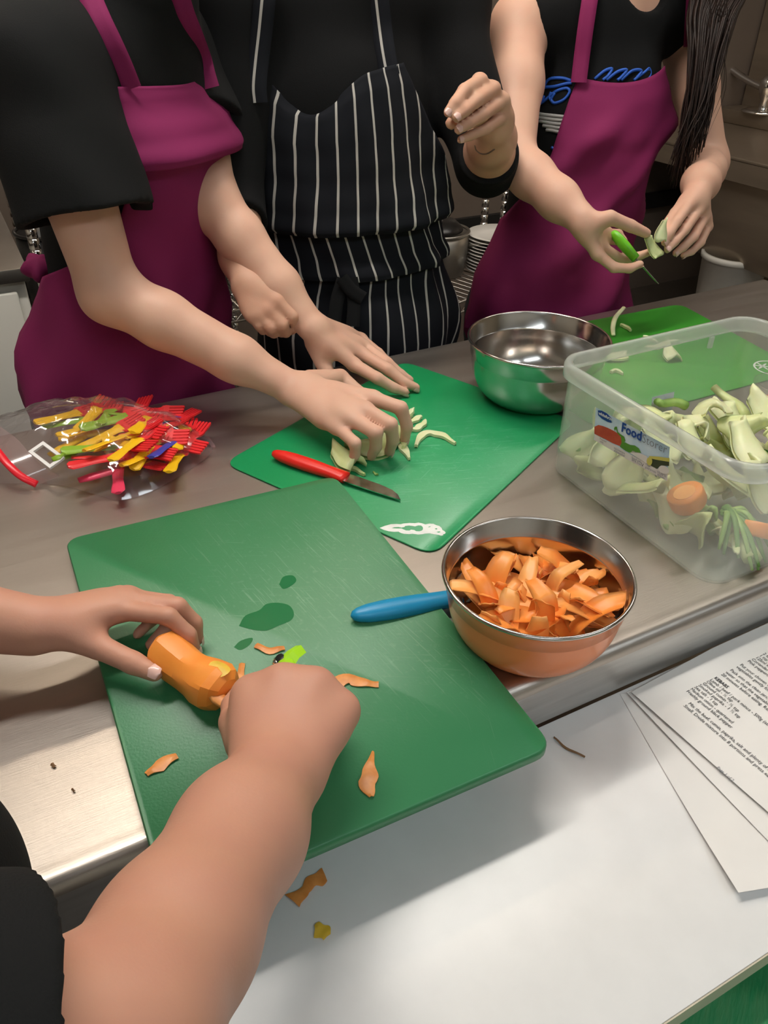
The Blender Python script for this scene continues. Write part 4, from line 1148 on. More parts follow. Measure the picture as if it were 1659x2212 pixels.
def qmesh(name, V, Q, mt, parent, uv=None):
    me = bpy.data.meshes.new(name)
    n_, m_ = len(V), len(Q)
    me.vertices.add(n_); me.vertices.foreach_set('co', np.asarray(V, dtype=np.float32).ravel())
    me.loops.add(4 * m_); me.loops.foreach_set('vertex_index', np.asarray(Q, dtype=np.int32).ravel())
    me.polygons.add(m_); me.polygons.foreach_set('loop_start', np.arange(0, 4 * m_, 4, dtype=np.int32))
    try: me.polygons.foreach_set('loop_total', np.full(m_, 4, dtype=np.int32))
    except Exception: pass
    me.update(calc_edges=True)
    return fin(name, me, mt, parent, True, uv=uv)
def wrinkle(amp, f=1.0, seed=0):
    r_ = random.Random(seed); ws = [(np.array([r_.gauss(0, 1), r_.gauss(0, 1), r_.gauss(0, .7)]) * 22 * f * r_.uniform(.5, 1.4), r_.uniform(0, 6)) for _ in range(5)]
    def fn(X, Y, Z):
        o = 0
        for w, ph in ws: o = o + np.sin(w[0] * X + w[1] * Y + w[2] * Z + ph + 1.3 * np.sin(9 * Z + ph))
        return o * amp / 2.2
    return fn

# ------------------------------------------------------------------ skin and cloth
mat('skin_pale', (0.70, 0.425, 0.305), 0.5, var=0.35, vscale=28, c2=(0.66, 0.335, 0.24), sss=0.12, bump=0.05, bscale=500, spec=.35)
mat('skin_warm', (0.62, 0.36, 0.245), 0.5, var=0.35, vscale=28, c2=(0.62, 0.28, 0.18), sss=0.12, bump=0.05, bscale=500, spec=.35)
mat('skin_rosy', (0.57, 0.285, 0.19), 0.5, var=0.4, vscale=26, c2=(0.52, 0.235, 0.175), sss=0.12, bump=0.05, bscale=500, spec=.35)
mat('nail', (0.74, 0.46, 0.39), 0.3, coat=.3)
mat('tattoo', (0.16, 0.10, 0.07), 0.55)
mat('black_cotton', (0.0075, 0.0078, 0.0078), 0.9, var=.4, vscale=6, c2=(0.012, 0.012, 0.012), bump=.2, bscale=700, spec=.25)
mat('black_knit', (0.005, 0.0052, 0.0056), 0.9, var=.3, vscale=6, bump=.2, bscale=700, spec=.25)
mat('dark_denim', (0.014, 0.015, 0.02), 0.85, bump=.2, bscale=500)
mat('magenta_cloth', (0.225, 0.014, 0.088), 0.8, var=.3, vscale=5, c2=(0.19, 0.012, 0.078), bump=.15, bscale=900, spec=.3)
mat('hair_dark', (0.014, 0.007, 0.005), 0.5, var=.6, vscale=40, c2=(0.035, 0.016, 0.010), spec=.3)
mat('hair_brown', (0.04, 0.022, 0.012), 0.45, var=.4, vscale=40)
mat('print_blue', (0.015, 0.10, 0.50), 0.6)
mat('print_silver', (0.45, 0.44, 0.42), 0.5)
mat('eye_white', (.8, .8, .78), .2); mat('iris', (.06, .04, .02), .2)
mat('lip', (.50, .18, .15), .4)
mat('shoe', (.02, .02, .02), .5)
def stripe_mat():
    mt, t, b = nt('pinstripe_cloth')
    uv = t.nodes.new('ShaderNodeTexCoord'); sp = t.nodes.new('ShaderNodeSeparateXYZ'); t.links.new(uv.outputs['UV'], sp.inputs[0])
    fr = t.nodes.new('ShaderNodeMath'); fr.operation = 'FRACT'; t.links.new(sp.outputs[0], fr.inputs[0])
    lt = t.nodes.new('ShaderNodeMath'); lt.operation = 'LESS_THAN'; lt.inputs[1].default_value = .125; t.links.new(fr.outputs[0], lt.inputs[0])
    mx = t.nodes.new('ShaderNodeMix'); mx.data_type = 'RGBA'; t.links.new(lt.outputs[0], mx.inputs[0])
    mx.inputs[6].default_value = (0.0055, 0.0065, 0.010, 1); mx.inputs[7].default_value = (0.46, 0.44, 0.40, 1)
    t.links.new(mx.outputs[2], b.inputs['Base Color']); b.inputs['Roughness'].default_value = .85; b.inputs['Specular IOR Level'].default_value = .25
stripe_mat()

# ------------------------------------------------------------------ limbs
def arm(S, E, W, rs, re, rm, rw, wflat=None):
    S, E, W = (np.asarray(x, float) for x in (S, E, W))
    m1 = S + (E - S) * .45; f1 = E + (W - E) * .28; f2 = E + (W - E) * .68; w0 = E + (W - E) * .9
    ps = [Cone(S, m1, rs, (rs + re) * .52, .02), Cone(m1, E, (rs + re) * .52, re, .02), Cone(E, f1, re, rm, .02), Cone(f1, f2, rm, (rm + rw) * .52, .015)]
    fl = (wflat, 1.18) if wflat is not None else None
    ps += [Cone(f2, W, (rm + rw) * .52, rw, .02, fl)]
    return ps
def hand(W, fingers, thumb, sc=1.0, palm_r=.0118, dorsal=None, prev=None, fr=None):
    """fingers: index..little, each MCP,PIP,DIP,tip; thumb: CMC,MCP,IP,tip. Returns solids and the nail spots."""
    W = np.asarray(W, float); M = [np.asarray(f[0], float) for f in fingers]
    cen = sum(M) / 4; ax = _nrm(cen - W); side = M[0] - M[3]; side = _nrm(side - (side @ ax) * ax); nor = np.cross(ax, side)
    if dorsal is not None and nor @ np.asarray(dorsal) < 0: nor = -nor
    ps = []
    for i, mcp in enumerate(M):
        b = W + side * (.012 - .008 * i) * sc + ax * .004
        ps.append(Cone(b, mcp, (palm_r + .002) * sc, palm_r * sc * (.98 if i < 3 else .9), .012 * sc, (nor, 1.05)))
    ps.append(Cone(W + ax * .02, W + (M[3] - W) * .72 - nor * .004 * sc, .016 * sc, .013 * sc, .014 * sc))
    ps.append(Cone((M[0] + W) / 2 - nor * .002, (M[2] + cen) / 2 - ax * .012 - nor * .003 * sc, .012 * sc, .012 * sc, .014 * sc))
    th = [np.asarray(p, float) for p in thumb]
    ps.append(Cone(W + ax * .012 + side * .010 * sc, th[1], .0165 * sc, .0125 * sc, .016 * sc))
    ps.append(Chain([th[0], th[1], th[2], th[3]], [.014 * sc, .0118 * sc, .0106 * sc, .0086 * sc], .016 * sc, .04 * sc))
    nails = []
    rad = [[.0102, .0092, .0082, .0068], [.0104, .0094, .0083, .0069], [.0098, .0089, .0079, .0066], [.0088, .0078, .0069, .0058]]
    for i, fg in enumerate(fingers):
        r = [x * sc * (fr or 1) for x in rad[i]]
        # knuckle pads give the finger its joints
        ps.append(Chain([np.asarray(p, float) for p in fg], r, .011 * sc, .024 * sc))
        nails.append((fg, r[3]))
    return ps, nails, (th, .0086 * sc), nor
def add_nail(fg, r, nor, parent, wd=1.0):
    a, b, c = (np.asarray(x, float) for x in fg[-3:])
    d1 = _nrm(b - a); d2 = _nrm(c - b); cv = d2 - d1
    dn = -cv if np.linalg.norm(cv) > .12 else np.asarray(nor, float)
    dn = _nrm(dn - (dn @ d2) * d2); sd = np.cross(d2, dn)
    P = []; nu, nv = 6, 6
    for j in range(nv + 1):
        t = -1 + 2 * j / nv
        for i in range(nu + 1):
            u = -1 + 2 * i / nu
            hw = math.sqrt(max(0, 1 - max(0, abs(t) - .55) ** 2 / .2025)) if abs(t) > .55 else 1
            an = u * .85 * hw
            P.append(c + d2 * (t * r * .72 + r * .22) + (dn * math.cos(an) + sd * math.sin(an)) * (r * 1.035 - r * .10 * max(0, t) ** 2))
    f = [(j * 7 + i, j * 7 + i + 1, (j + 1) * 7 + i + 1, (j + 1) * 7 + i) for j in range(6) for i in range(6)]
    mk('fingernail', P, f, 'nail', parent)
def frame(fs, fn):
    f_ = _nrm(D * fs + N * fn); r_ = np.cross(f_, [0, 0, 1.0]); return f_, r_
def torso(hip, chest, fh, fc, SR_, SL_, wid=1.0, dep=1.0, inf=0.0, shoulder_r=.058):
    """hip/chest centres (world), facing vectors; returns blended solids. right-hand rule: right = fwd x up"""
    up = np.array([0, 0, 1.0]); P = []
    def axes(f_): return np.array([np.cross(f_, up), f_, up])
    hip, chest = np.asarray(hip, float), np.asarray(chest, float)
    mid = (hip + chest) / 2; fm = _nrm(fh + fc)
    P.append(Ell(hip, axes(fh), (.165 * wid + inf, .118 * dep + inf, .15), .05))
    P.append(Ell(mid, axes(fm), (.142 * wid + inf, .105 * dep + inf, .17), .06))
    P.append(Ell(chest, axes(fc), (.160 * wid + inf, .112 * dep + inf, .17), .06))
    SR_, SL_ = np.asarray(SR_, float), np.asarray(SL_, float)
    cm = (SR_ + SL_) / 2
    P.append(Cone(SR_, cm + up * .012, shoulder_r + inf, .062 + inf, .05)); P.append(Cone(SL_, cm + up * .012, shoulder_r + inf, .062 + inf, .05))
    return P
def head(neck, hd, f_, sc=1.0):
    """skull, jaw, nose, ears; hd = centre of the head"""
    up = _nrm(np.asarray(hd) - np.asarray(neck)); up = _nrm(up * .4 + np.array([0, 0, 1.0])); f_ = _nrm(f_ - (f_ @ up) * up); r_ = np.cross(f_, up); R = np.array([r_, f_, up]); hd = np.asarray(hd, float)
    at = lambda x, y, z: hd + (r_ * x + f_ * y + up * z) * sc
    P = [Cone(neck, at(0, -.02, -.05), .056 * sc, .052 * sc, .03), Ell(at(0, -.012, .03), R, np.array([.076, .096, .090]) * sc, .03), Ell(at(0, .022, -.045), R, np.array([.058, .070, .070]) * sc, .03),
         Cone(at(0, .088, .005), at(0, .104, -.030), .009 * sc, .0125 * sc, .012), Ell(at(0, .080, -.098), R, np.array([.026, .02, .018]) * sc, .02)]
    for s_ in (-1, 1):
        P.append(Ell(at(.078 * s_, -.008, -.012), R, np.array([.008, .018, .030]) * sc, .006))
        P.append(Ell(at(.031 * s_, .088, .005), R, np.array([.014, .010, .010]) * sc, .004, 's'))
    return P, at
def face(at, parent, sc, hair, cap=True):
    for s_ in (-1, 1):
        v, f = ball(.0112 * sc, .62, 14, 8); ey = mk('eye', np.array(v) + at(.031 * s_, .0745, .002), f, 'eye_white', parent)
        v, f = ball(.0048 * sc, 1.0, 12, 6); mk('iris', np.array(v) + at(.031 * s_, .0820, .001), f, 'iris', ey)
        tubeo('eyebrow', [at(.016 * s_, .094, .026), at(.032 * s_, .093, .031), at(.048 * s_, .082, .026)], [.0025, .003, .0015], hair, parent, 6)
    tubeo('mouth', [at(-.024, .083, -.068), at(-.010, .0945, -.066), at(0, .0955, -.0665), at(.010, .0945, -.066), at(.024, .083, -.068)], [.002, .0048, .005, .0048, .002], 'lip', parent, 8)
def hair_cap(at, R, sc, mt, parent, long=False):
    hd = at(0, 0, 0)
    P = [Ell(at(0, -.022, .038), R, np.array([.090, .106, .100]) * sc, .02), Ell(at(0, -.055, -.02), R, np.array([.076, .066, .088]) * sc, .02), Ell(at(0, .085, -.035), R, np.array([.075, .062, .105]) * sc, .012, 's')]
    V, Q = solid(P, .006, wrinkle(.003, 4, 2), 1); qmesh('hair', V, Q, mt, parent)
def legs(hip, f_, parent, mt='dark_denim', wid=1.0):
    r_ = np.cross(f_, [0, 0, 1.0]); hip = np.asarray(hip, float); P = [Ell(hip, np.array([r_, f_, [0, 0, 1.0]]), (.168 * wid, .12, .14), .03)]
    for s_ in (-1, 1):
        a = hip + r_ * .085 * s_; k_ = a + np.array([0, 0, -.40]) + f_ * .01; g = np.array([a[0], a[1], .06]) - f_ * .01
        P += [Cone(a, k_, .088, .066, .03), Cone(k_, g, .066, .052, .02)]
        sh = [Ell(np.array([a[0], a[1], .045]) + f_ * .05, np.array([r_, f_, [0, 0, 1.0]]), (.045, .13, .045), .01), Cyl(np.array([a[0], a[1], -.1]), np.array([a[0], a[1], .001]), .4)]
        V, Q = solid(sh, .008, None, 1); qmesh('shoe', V, Q, 'shoe', parent)
    V, Q = solid(P, .012, wrinkle(.004, 1, 4), 2, zmin=.03); qmesh('trousers', V, Q, mt, parent)

# cloth laid over a torso: rows of (height, half-angles, extra offset), swept round the body's axis
def trace(prims, org, dr, tmax):
    """distance along dr from org where the solid is met (arrays)"""
    t = np.zeros(len(org))
    for _ in range(70):
        P = org + dr * t[:, None]; d_ = field(prims, P[:, 0], P[:, 1], P[:, 2]); t = np.minimum(t + d_ * .85, tmax)
    return t
def hit(px, py, prims, off=.004):
    v_ = _nrm(ray(px, py)); o = np.array([CP + v_ * .5]); t = trace(prims, o, np.array([v_]), 3.0)[0]
    return o[0] + v_ * (t - off)
def drape(name, prims, axis, rows, cols, mt, parent, off=.006, wr=None, blur=2, unit=.0325, thick=.0016, per=5, ztop=None):
    """axis(z)->(centre, fwd); rows: (z, thL, thR, dr, dth). thL/thR in radians, + to the body's left"""
    R_ = []
    for i in range(len(rows) - 1):
        for j in range(per):
            t = j / per; t2 = t * t * (3 - 2 * t); R_.append([a + (b - a) * (t2 if q in (3,) else t) for q, (a, b) in enumerate(zip(rows[i], rows[i + 1]))])
    R_.append(list(rows[-1])); nr = len(R_)
    C_, DR = np.zeros((nr, cols + 1, 3)), np.zeros((nr, cols + 1, 3)); TH = np.zeros((nr, cols + 1))
    for j, (z, a, b, dr_, dth) in enumerate(R_):
        c, f_ = axis(z); l_ = -np.cross(f_, [0, 0, 1.0])
        for i in range(cols + 1):
            th = a + (b - a) * i / cols; TH[j, i] = th + dth
            C_[j, i] = (c[0], c[1], TZ + z); DR[j, i] = f_ * math.cos(th) + l_ * math.sin(th)
    org = (C_ + DR * .5).reshape(-1, 3); t = trace(prims, org, -DR.reshape(-1, 3), .5).reshape(nr, cols + 1)
    rad = .5 - t
    for _ in range(blur):
        p = np.pad(rad, 1, mode='edge'); rad = (p[:-2, 1:-1] + p[2:, 1:-1] + p[1:-1, :-2] + p[1:-1, 2:] + 2 * rad) / 6
    dr_ = np.array([r[3] for r in R_])[:, None]
    zz = np.array([r[0] for r in R_])[:, None] + 0 * rad
    if ztop is not None:
        for j in range(nr):
            w0 = max(0.0, 1 - j / (4.0 * per)) ** 1.5
            for i in range(cols + 1):
                dz = ztop(2 * i / cols - 1) * w0; C_[j, i, 2] += dz; zz[j, i] += dz
    w_ = wr(TH, zz) if wr else 0
    P = C_ + DR * (rad + off + dr_ + w_)[:, :, None]
    nrm = DR
    V = np.vstack([P.reshape(-1, 3), (P - nrm * thick).reshape(-1, 3)]); m_ = nr * (cols + 1); f = []; c1 = cols + 1
    for j in range(nr - 1):
        for i in range(cols):
            q = (j * c1 + i, (j + 1) * c1 + i, (j + 1) * c1 + i + 1, j * c1 + i + 1)
            f.append(q); f.append(tuple(x + m_ for x in q[::-1]))
        for i, s_ in ((0, 0), (cols, 1)):
            q = (j * c1 + i, (j + 1) * c1 + i, (j + 1) * c1 + i + m_, j * c1 + i + m_); f.append(q if s_ else q[::-1])
    for i in range(cols):
        for j, s_ in ((0, 1), (nr - 1, 0)):
            q = (j * c1 + i, j * c1 + i + 1, j * c1 + i + 1 + m_, j * c1 + i + m_); f.append(q if s_ else q[::-1])
    uvr = np.stack([TH * .165 / unit, zz], 2).reshape(-1, 2); uv = np.vstack([uvr, uvr])
    return mk(name, V, f, mt, parent, uv=uv), P
def strip_on(name, prims, pts, wid, mt, parent, off=.006, uvs=None, thick=.0016):
    """strap through photo points laid on the clothed body; wid in metres"""
    c = catmull([p for p in (hit(a, b, prims, off) for a, b in pts) if (p - O) @ N < 1.12], 6); k_ = len(c); V = []; f = []; uv = []
    for i in range(k_):
        t = _nrm(c[min(i + 1, k_ - 1)] - c[max(i - 1, 0)]); vw = _nrm(c[i] - CP); sd = _nrm(np.cross(t, vw))
        for kx in (-1, -.33, .33, 1):
            V.append(c[i] + sd * wid / 2 * kx); uv.append(((kx * .5 + .5) * .98 + (uvs or 0), i * .02))
        for kx in (-1, -.33, .33, 1):
            V.append(c[i] + sd * wid / 2 * kx + vw * thick); uv.append(((kx * .5 + .5) * .98 + (uvs or 0), i * .02))
    for i in range(k_ - 1):
        a, b = i * 8, (i + 1) * 8
        for j in range(3): f += [(a + j, a + j + 1, b + j + 1, b + j), (a + 4 + j, b + 4 + j, b + 5 + j, a + 5 + j)]
        f += [(a, b, b + 4, a + 4), (a + 3, a + 7, b + 7, b + 3)]
    return mk(name, V, f, mt, parent, uv=uv)

# ================================================================== person with black T-shirt and magenta apron (left)
def ZP(l): return [PZ(*q) for q in l]
def NP_(l): return [PN(*q) for q in l]
UP = np.array([0, 0, 1.0])
pA = thing('person', 'person in black T-shirt and magenta apron reaching across the bright green mat', 'person', [*T(.26, .90)[:2], 0])
fhA, _ = frame(.30, -.95); fcA, rcA = frame(.72, -.70)
hipA, chA = T(.262, .865, -.02), T(.32, .875, .30)
SRA, SLA = T(.205, .765, .425), T(.43, .965, .425)
WRA = PZ(636, 840, .055); ERA = PZ(238, 632, .172)
WLA = PZ(668, 700, .092); ELA = T(.405, .79, .245)
fA = dict(R=[ZP([(805, 861, .064), (866, 881, .062), (879, 921, .036), (874, 950, .012)]), ZP([(789, 886, .064), (844, 917, .062), (849, 950, .036), (841, 976, .013)]),
             ZP([(760, 905, .058), (812, 935, .056), (812, 965, .032), (802, 986, .013)]), ZP([(727, 922, .046), (768, 958, .044), (767, 982, .025), (757, 999, .011)])],
          RT=ZP([(668, 820, .050), (735, 815, .040), (775, 850, .025), (800, 880, .015)]),
          L=[ZP([(765, 788, .040), (815, 817, .034), (850, 838, .018), (876, 847, .0095)]), ZP([(783, 765, .044), (838, 798, .035), (873, 826, .018), (899, 837, .0095)]),
             ZP([(787, 748, .043), (836, 783, .034), (866, 809, .017), (886, 821, .009)]), ZP([(780, 732, .040), (818, 762, .030), (842, 785, .018), (856, 796, .009)])],
          LT=ZP([(678, 742, .062), (698, 785, .040), (716, 822, .020), (735, 850, .011)]))
hR, nR, tR, dR = hand(WRA, fA['R'], fA['RT'], 1.0, .0125, UP)
hL, nL, tL, dL = hand(WLA, fA['L'], fA['LT'], .98, .0115, UP)
tA = torso(hipA, chA, fhA, fcA, SRA, SLA, .80, .90)
nkA = (SRA + SLA) / 2 + fcA * .015 + [0, 0, .05]; hdA = nkA + fcA * .045 + [0, 0, .165]
HA, atA = head(nkA - [0, 0, .05], hdA, _nrm(fcA + np.array([.0, -.2, -.2])), .98)
bodyA = tA + arm(SRA, ERA, WRA, .050, .0375, .036, .0235, UP) + hR + arm(SLA, ELA, WLA, .048, .037, .034, .0235, UP) + hL + HA
V, Q = solid(bodyA, .003, None, 3, zmin=TZ - .12); bA = qmesh('body', V, Q, 'skin_pale', pA)
for fg, r in nR[:2] + nL: add_nail(fg, r, UP, bA)
face(atA, bA, .98, 'hair_brown')
hair_cap(atA, np.array([np.cross(fcA, UP), fcA, UP]), .98, 'hair_brown', pA)
legs(T(.265, .87, -.06), fhA, pA, wid=.78)
# T-shirt
def sleeve(S, E, t1, r0, r1, th=.012):
    S, E = np.asarray(S, float), np.asarray(E, float); e1 = S + (E - S) * t1; dv = _nrm(E - S)
    L = np.linalg.norm(e1 - S); dp = min(.035, L * .4); ra = r1 + (r0 - r1) * dp / L
    return [Sleeve([], [Cone(S, e1 + dv * .02, r0, r1)], e1, dv, r1 - th * .8, dp, .03, ra - th - .006)], []
tsA = torso(hipA, chA, fhA, fcA, SRA, SLA, .80, .92, .012, .062)
u1, c1 = sleeve(SRA, ERA, .64, .072, .086); u2, c2 = sleeve(SLA, ELA, .55, .066, .074)
colA = [Cone((SRA + SLA) / 2 + fcA * .02, nkA + fcA * .03 + [0, 0, .02], .088, .074, .04)]
V, Q = solid(tsA + colA + u1 + u2 + c1 + c2 + [Ell(nkA - fcA * .03 + [0, 0, .085], np.eye(3), (.062, .062, .05), .005, 's')], .004, wrinkle(.0026, 1.6, 3), 2, zmin=TZ - .16)
qmesh('t_shirt', V, Q, 'black_cotton', pA)
# apron
axA = lambda z: ((hipA + (chA - hipA) * min(1, max(0, (z + .02) / .32))), _nrm(fhA + (fcA - fhA) * min(1, max(0, (z + .02) / .32))))
skA = [Cone(T(.265, .87, -.05), T(.28, .87, -.6), .130, .132, .05, (fhA, 1.15))]
def wrA(th, z): return .012 * np.abs(np.sin(3.1 * th + 17 * z + .4)) ** 5 * np.clip((.16 - z) / .1, 0, 1) + .005 * np.sin(5 * th + 26 * z) * np.clip((.25 - z) / .2, 0, 1) + .005 * np.sin(9 * th - 17 * z + 1) * np.clip((.2 - z) / .2, 0, 1) + .003 * np.sin(7 * th + 40 * z)
rowsA = [(.402, -1.02, .62, .006, 0), (.385, -1.02, .64, .010, 0), (.345, -1.02, .68, .024, 0), (.318, -1.02, .70, .034, 0), (.308, -1.02, .70, .030, 0), (.312, -1.02, .70, .014, 0), (.29, -1.02, .70, .006, 0), (.24, -1.05, .76, .003, 0),
         (.20, -1.25, .92, .002, 0), (.165, -1.75, 1.3, .006, 0), (.12, -2.0, 1.5, .010, 0), (.0, -2.0, 1.6, .012, 0), (-.12, -1.9, 1.6, .010, 0), (-.35, -1.8, 1.55, .010, 0)]
apA, gA = drape('apron', tsA + skA, axA, rowsA, 44, 'magenta_cloth', pA, .0085, wrA, ztop=lambda u: -.006 * (1 - u * u))
strip_on('apron_strap', tsA + colA + u1, [(283, 192), (262, 140), (240, 92), (215, 40), (190, -20), (175, -70)], .026, 'magenta_cloth', apA, .013)
strip_on('apron_strap', tsA + colA + u2, [(455, 190), (446, 160), (437, 125), (418, 75), (400, 30), (385, -20)], .024, 'magenta_cloth', apA, .014)
kn = PN(84, 578, .875)
put('apron_knot', ball(.022, .8, lob=.18), (.4, .3, 0), kn, 'magenta_cloth', parent=apA)

# ================================================================== person in the striped apron (middle)
pB = thing('person', 'person in black top and navy pinstriped apron, left hand pinched in the air', 'person', [*T(.69, .96)[:2], 0])
fhB, _ = frame(-.08, -1); fcB, _ = frame(-.05, -1)
hipB, chB = T(.688, .905, -.02), T(.675, .945, .32)
SRB, SLB = T(.505, .955, .475), T(.870, .950, .475)
ELB = PN(1052, 352, .80); WLB = PN(1068, 272, .668)
ERB = T(.455, .86, .22); WRB = PN(536, 612, .715)
fB_L = [NP_([(1036, 176, .640), (1003, 196, .602), (984, 222, .590), (968, 243, .588)]), NP_([(1064, 193, .642), (1028, 217, .600), (1004, 238, .585), (986, 254, .580)]),
        NP_([(1084, 218, .646), (1042, 248, .604), (1012, 266, .588), (990, 280, .582)]), NP_([(1090, 250, .650), (1050, 278, .614), (1018, 292, .598), (994, 302, .592)])]
tB_L = NP_([(1062, 255, .660), (1030, 240, .640), (1000, 250, .615), (975, 266, .600)])
fB_R = [NP_([(598, 650, .672), (632, 684, .655), (640, 706, .668), (628, 716, .685)]), NP_([(580, 668, .672), (610, 702, .655), (618, 718, .670), (605, 720, .69)]),
        NP_([(560, 680, .675), (585, 708, .660), (592, 720, .675), (580, 718, .69)]), NP_([(542, 680, .682), (560, 704, .670), (568, 714, .680), (560, 710, .695)])]
tB_R = NP_([(562, 622, .70), (592, 640, .685), (625, 668, .675), (645, 690, .668)])
hL, nL, tL, dL = hand(WLB, fB_L, tB_L, .98, .0122, -N + UP)
hR, nR, tR, dR = hand(WRB, fB_R, tB_R, .95, .0118, -N)
tB = torso(hipB, chB, fhB, fcB, SRB, SLB, .98, 1.02)
nkB = (SRB + SLB) / 2 + [0, 0, .05]; hdB = nkB + fcB * .03 + [0, 0, .175]
HB_, atB = head(nkB - [0, 0, .05], hdB, _nrm(fcB + np.array([.0, 0, -.25])))
bodyB = tB + arm(SLB, ELB, WLB, .052, .041, .039, .0265, None) + hL + arm(SRB, ERB, WRB, .052, .039, .036, .024, None) + hR + HB_
V, Q = solid(bodyB, .003, None, 3, zmin=TZ - .12); bB = qmesh('body', V, Q, 'skin_warm', pB)
for fg, r in nL: add_nail(fg, r, UP, bB)
_ab = arm(SLB, ELB, WLB, .052, .041, .039, .0265, None)
tubeo('tattoo', catmull([hit(a, b, _ab, -.0002) for a, b in ((1026, 314), (1029, 324), (1040, 332), (1054, 331), (1068, 322))], 4), .0013, 'tattoo', bB, 6)
face(atB, bB, 1, 'hair_dark'); hair_cap(atB, np.array([np.cross(fcB, UP), fcB, UP]), 1, 'hair_dark', pB)
legs(T(.69, .92, -.06), fhB, pB, wid=.96)
tsB = torso(hipB, chB, fhB, fcB, SRB, SLB, .98, 1.02, .014, .068)
def long_sleeve(S, E, W, t1, r0, r1, r2):
    e1 = E + (W - E) * t1; dv = _nrm(W - E)
    return [Sleeve([Cone(S, E, r0, r1)], [Cone(E, e1 + dv * .01, r1, r2)], e1, dv, r2 - .007, .012, .03, r2 - .010)], []
u1, c1 = long_sleeve(SLB, ELB, WLB, .34, .070, .052, .0485); u2, c2 = long_sleeve(SRB, ERB, WRB, .30, .070, .052, .050)
V, Q = solid(tsB + u1 + u2 + c1 + c2 + [Ell(nkB + [0, 0, .03], np.eye(3), (.075, .075, .055), .005, 's')], .004, wrinkle(.003, 1.0, 8), 2, zmin=TZ - .16)
qmesh('long_top', V, Q, 'black_knit', pB)
axB = lambda z: ((hipB + (chB - hipB) * min(1, max(0, (z + .02) / .34))), _nrm(fhB + (fcB - fhB) * min(1, max(0, (z + .02) / .34))))
skB = [Cone(T(.688, .915, -.05), T(.69, .92, -.6), .160, .165, .05, (fhB, 1.2))]
def wrB(th, z): return .004 * np.sin(6 * th + 22 * z + 1) * np.clip((.35 - z) / .2, 0, 1) + .006 * np.sin(11 * th + 14 * z) * np.clip((th - .4) / .4, 0, 1) + .0015 * np.sin(17 * th + 30 * z)
rowsB = [(.392, -1.10, .50, .006, 0), (.37, -1.12, .56, .010, 0), (.31, -1.18, .76, .016, .0), (.26, -1.25, 1.0, .022, .02), (.21, -1.3, 1.2, .032, .05), (.180, -1.35, 1.25, .038, .07), (.172, -1.35, 1.25, .033, .07), (.184, -1.35, 1.25, .016, .05),
         (.165, -1.35, 1.3, .014, .0), (.135, -1.4, 1.35, .018, -.05), (.108, -1.45, 1.4, .026, -.09), (.099, -1.45, 1.4, .024, -.10), (.107, -1.45, 1.4, .010, -.08), (.07, -1.5, 1.45, .008, -.02), (.0, -1.55, 1.5, .009, .02), (-.10, -1.6, 1.55, .010, .04), (-.35, -1.6, 1.55, .012, .05)]
apB, gB = drape('apron', tsB + skB, axB, rowsB, 64, 'pinstripe_cloth', pB, .005, wrB, ztop=lambda u: .012 * u - .046 * math.exp(-((u + .40) / .48) ** 2) * (1 - math.exp(-((u + 1) / .16) ** 2)))
strip_on('apron_strap', tsB + u1 + u2, [(556, 222), (553, 186), (558, 130), (565, 70), (572, 0), (578, -60)], .030, 'pinstripe_cloth', apB, .008, uvs=.45)
strip_on('apron_strap', tsB + u1 + u2, [(842, 164), (832, 110), (825, 60), (818, 0), (812, -60)], .030, 'pinstripe_cloth', apB, .008, uvs=.45)
for i, pts in enumerate(([(742, 602), (728, 650), (722, 700)], [(758, 600), (765, 650), (762, 705)], [(738, 600), (760, 628), (785, 645)])):
    strip_on('apron_tie', tsB + skB, pts, .022, 'black_knit', apB, .034 + .003 * i)

# ================================================================== person with tank top, magenta apron and long hair (right)
pC = thing('person', 'long-haired person in black tank top and magenta apron trimming fennel', 'person', [*T(1.15, .95)[:2], 0])
fhC, _ = frame(-.05, -1); fcC, _ = frame(-.12, -1)
hipC, chC = T(1.125, .895, -.03), T(1.205, .935, .285)
SRC, SLC = T(1.035, .955, .44), T(1.405, .945, .44)
ERC = PN(1108, 345, .80); WRC = PN(1256, 474, .640)
ELC = PN(1530, 352, .83); WLC = PN(1505, 418, .668)
fC_R = [NP_([(1290, 548, .612), (1326, 578, .592), (1360, 580, .584), (1383, 570, .580)]), NP_([(1296, 532, .628), (1340, 560, .628), (1376, 555, .612), (1402, 545, .600)]),
        NP_([(1306, 516, .642), (1344, 520, .672), (1353, 540, .655), (1352, 556, .640)]), NP_([(1312, 504, .652), (1336, 504, .680), (1346, 520, .678), (1346, 535, .662)])]
tC_R = NP_([(1278, 484, .628), (1318, 470, .604), (1362, 488, .594), (1396, 504, .590)])
fC_L = [NP_([(1488, 442, .640), (1461, 480, .604), (1446, 504, .597), (1435, 523, .592)]), NP_([(1507, 455, .643), (1479, 496, .604), (1457, 522, .592), (1442, 539, .587)]),
        NP_([(1521, 470, .652), (1499, 511, .614), (1476, 534, .602), (1459, 547, .597)]), NP_([(1529, 489, .666), (1514, 524, .634), (1494, 544, .622), (1476, 552, .617)])]
tC_L = NP_([(1482, 436, .662), (1460, 462, .642), (1440, 488, .616), (1430, 508, .602)])
hR, nR, tR, dR = hand(WRC, fC_R, tC_R, .95, .0122, -N); hL, nL, tL, dL = hand(WLC, fC_L, tC_L, .95, .0118, -N)
tC = torso(hipC, chC, fhC, fcC, SRC, SLC, .84, .92, shoulder_r=.05)
nkC = (SRC + SLC) / 2 + [0, 0, .05]; hdC = nkC + fcC * .03 + [0, 0, .165]
HC, atC = head(nkC - [0, 0, .05], hdC, _nrm(fcC + np.array([-.1, 0, -.35])), .97)
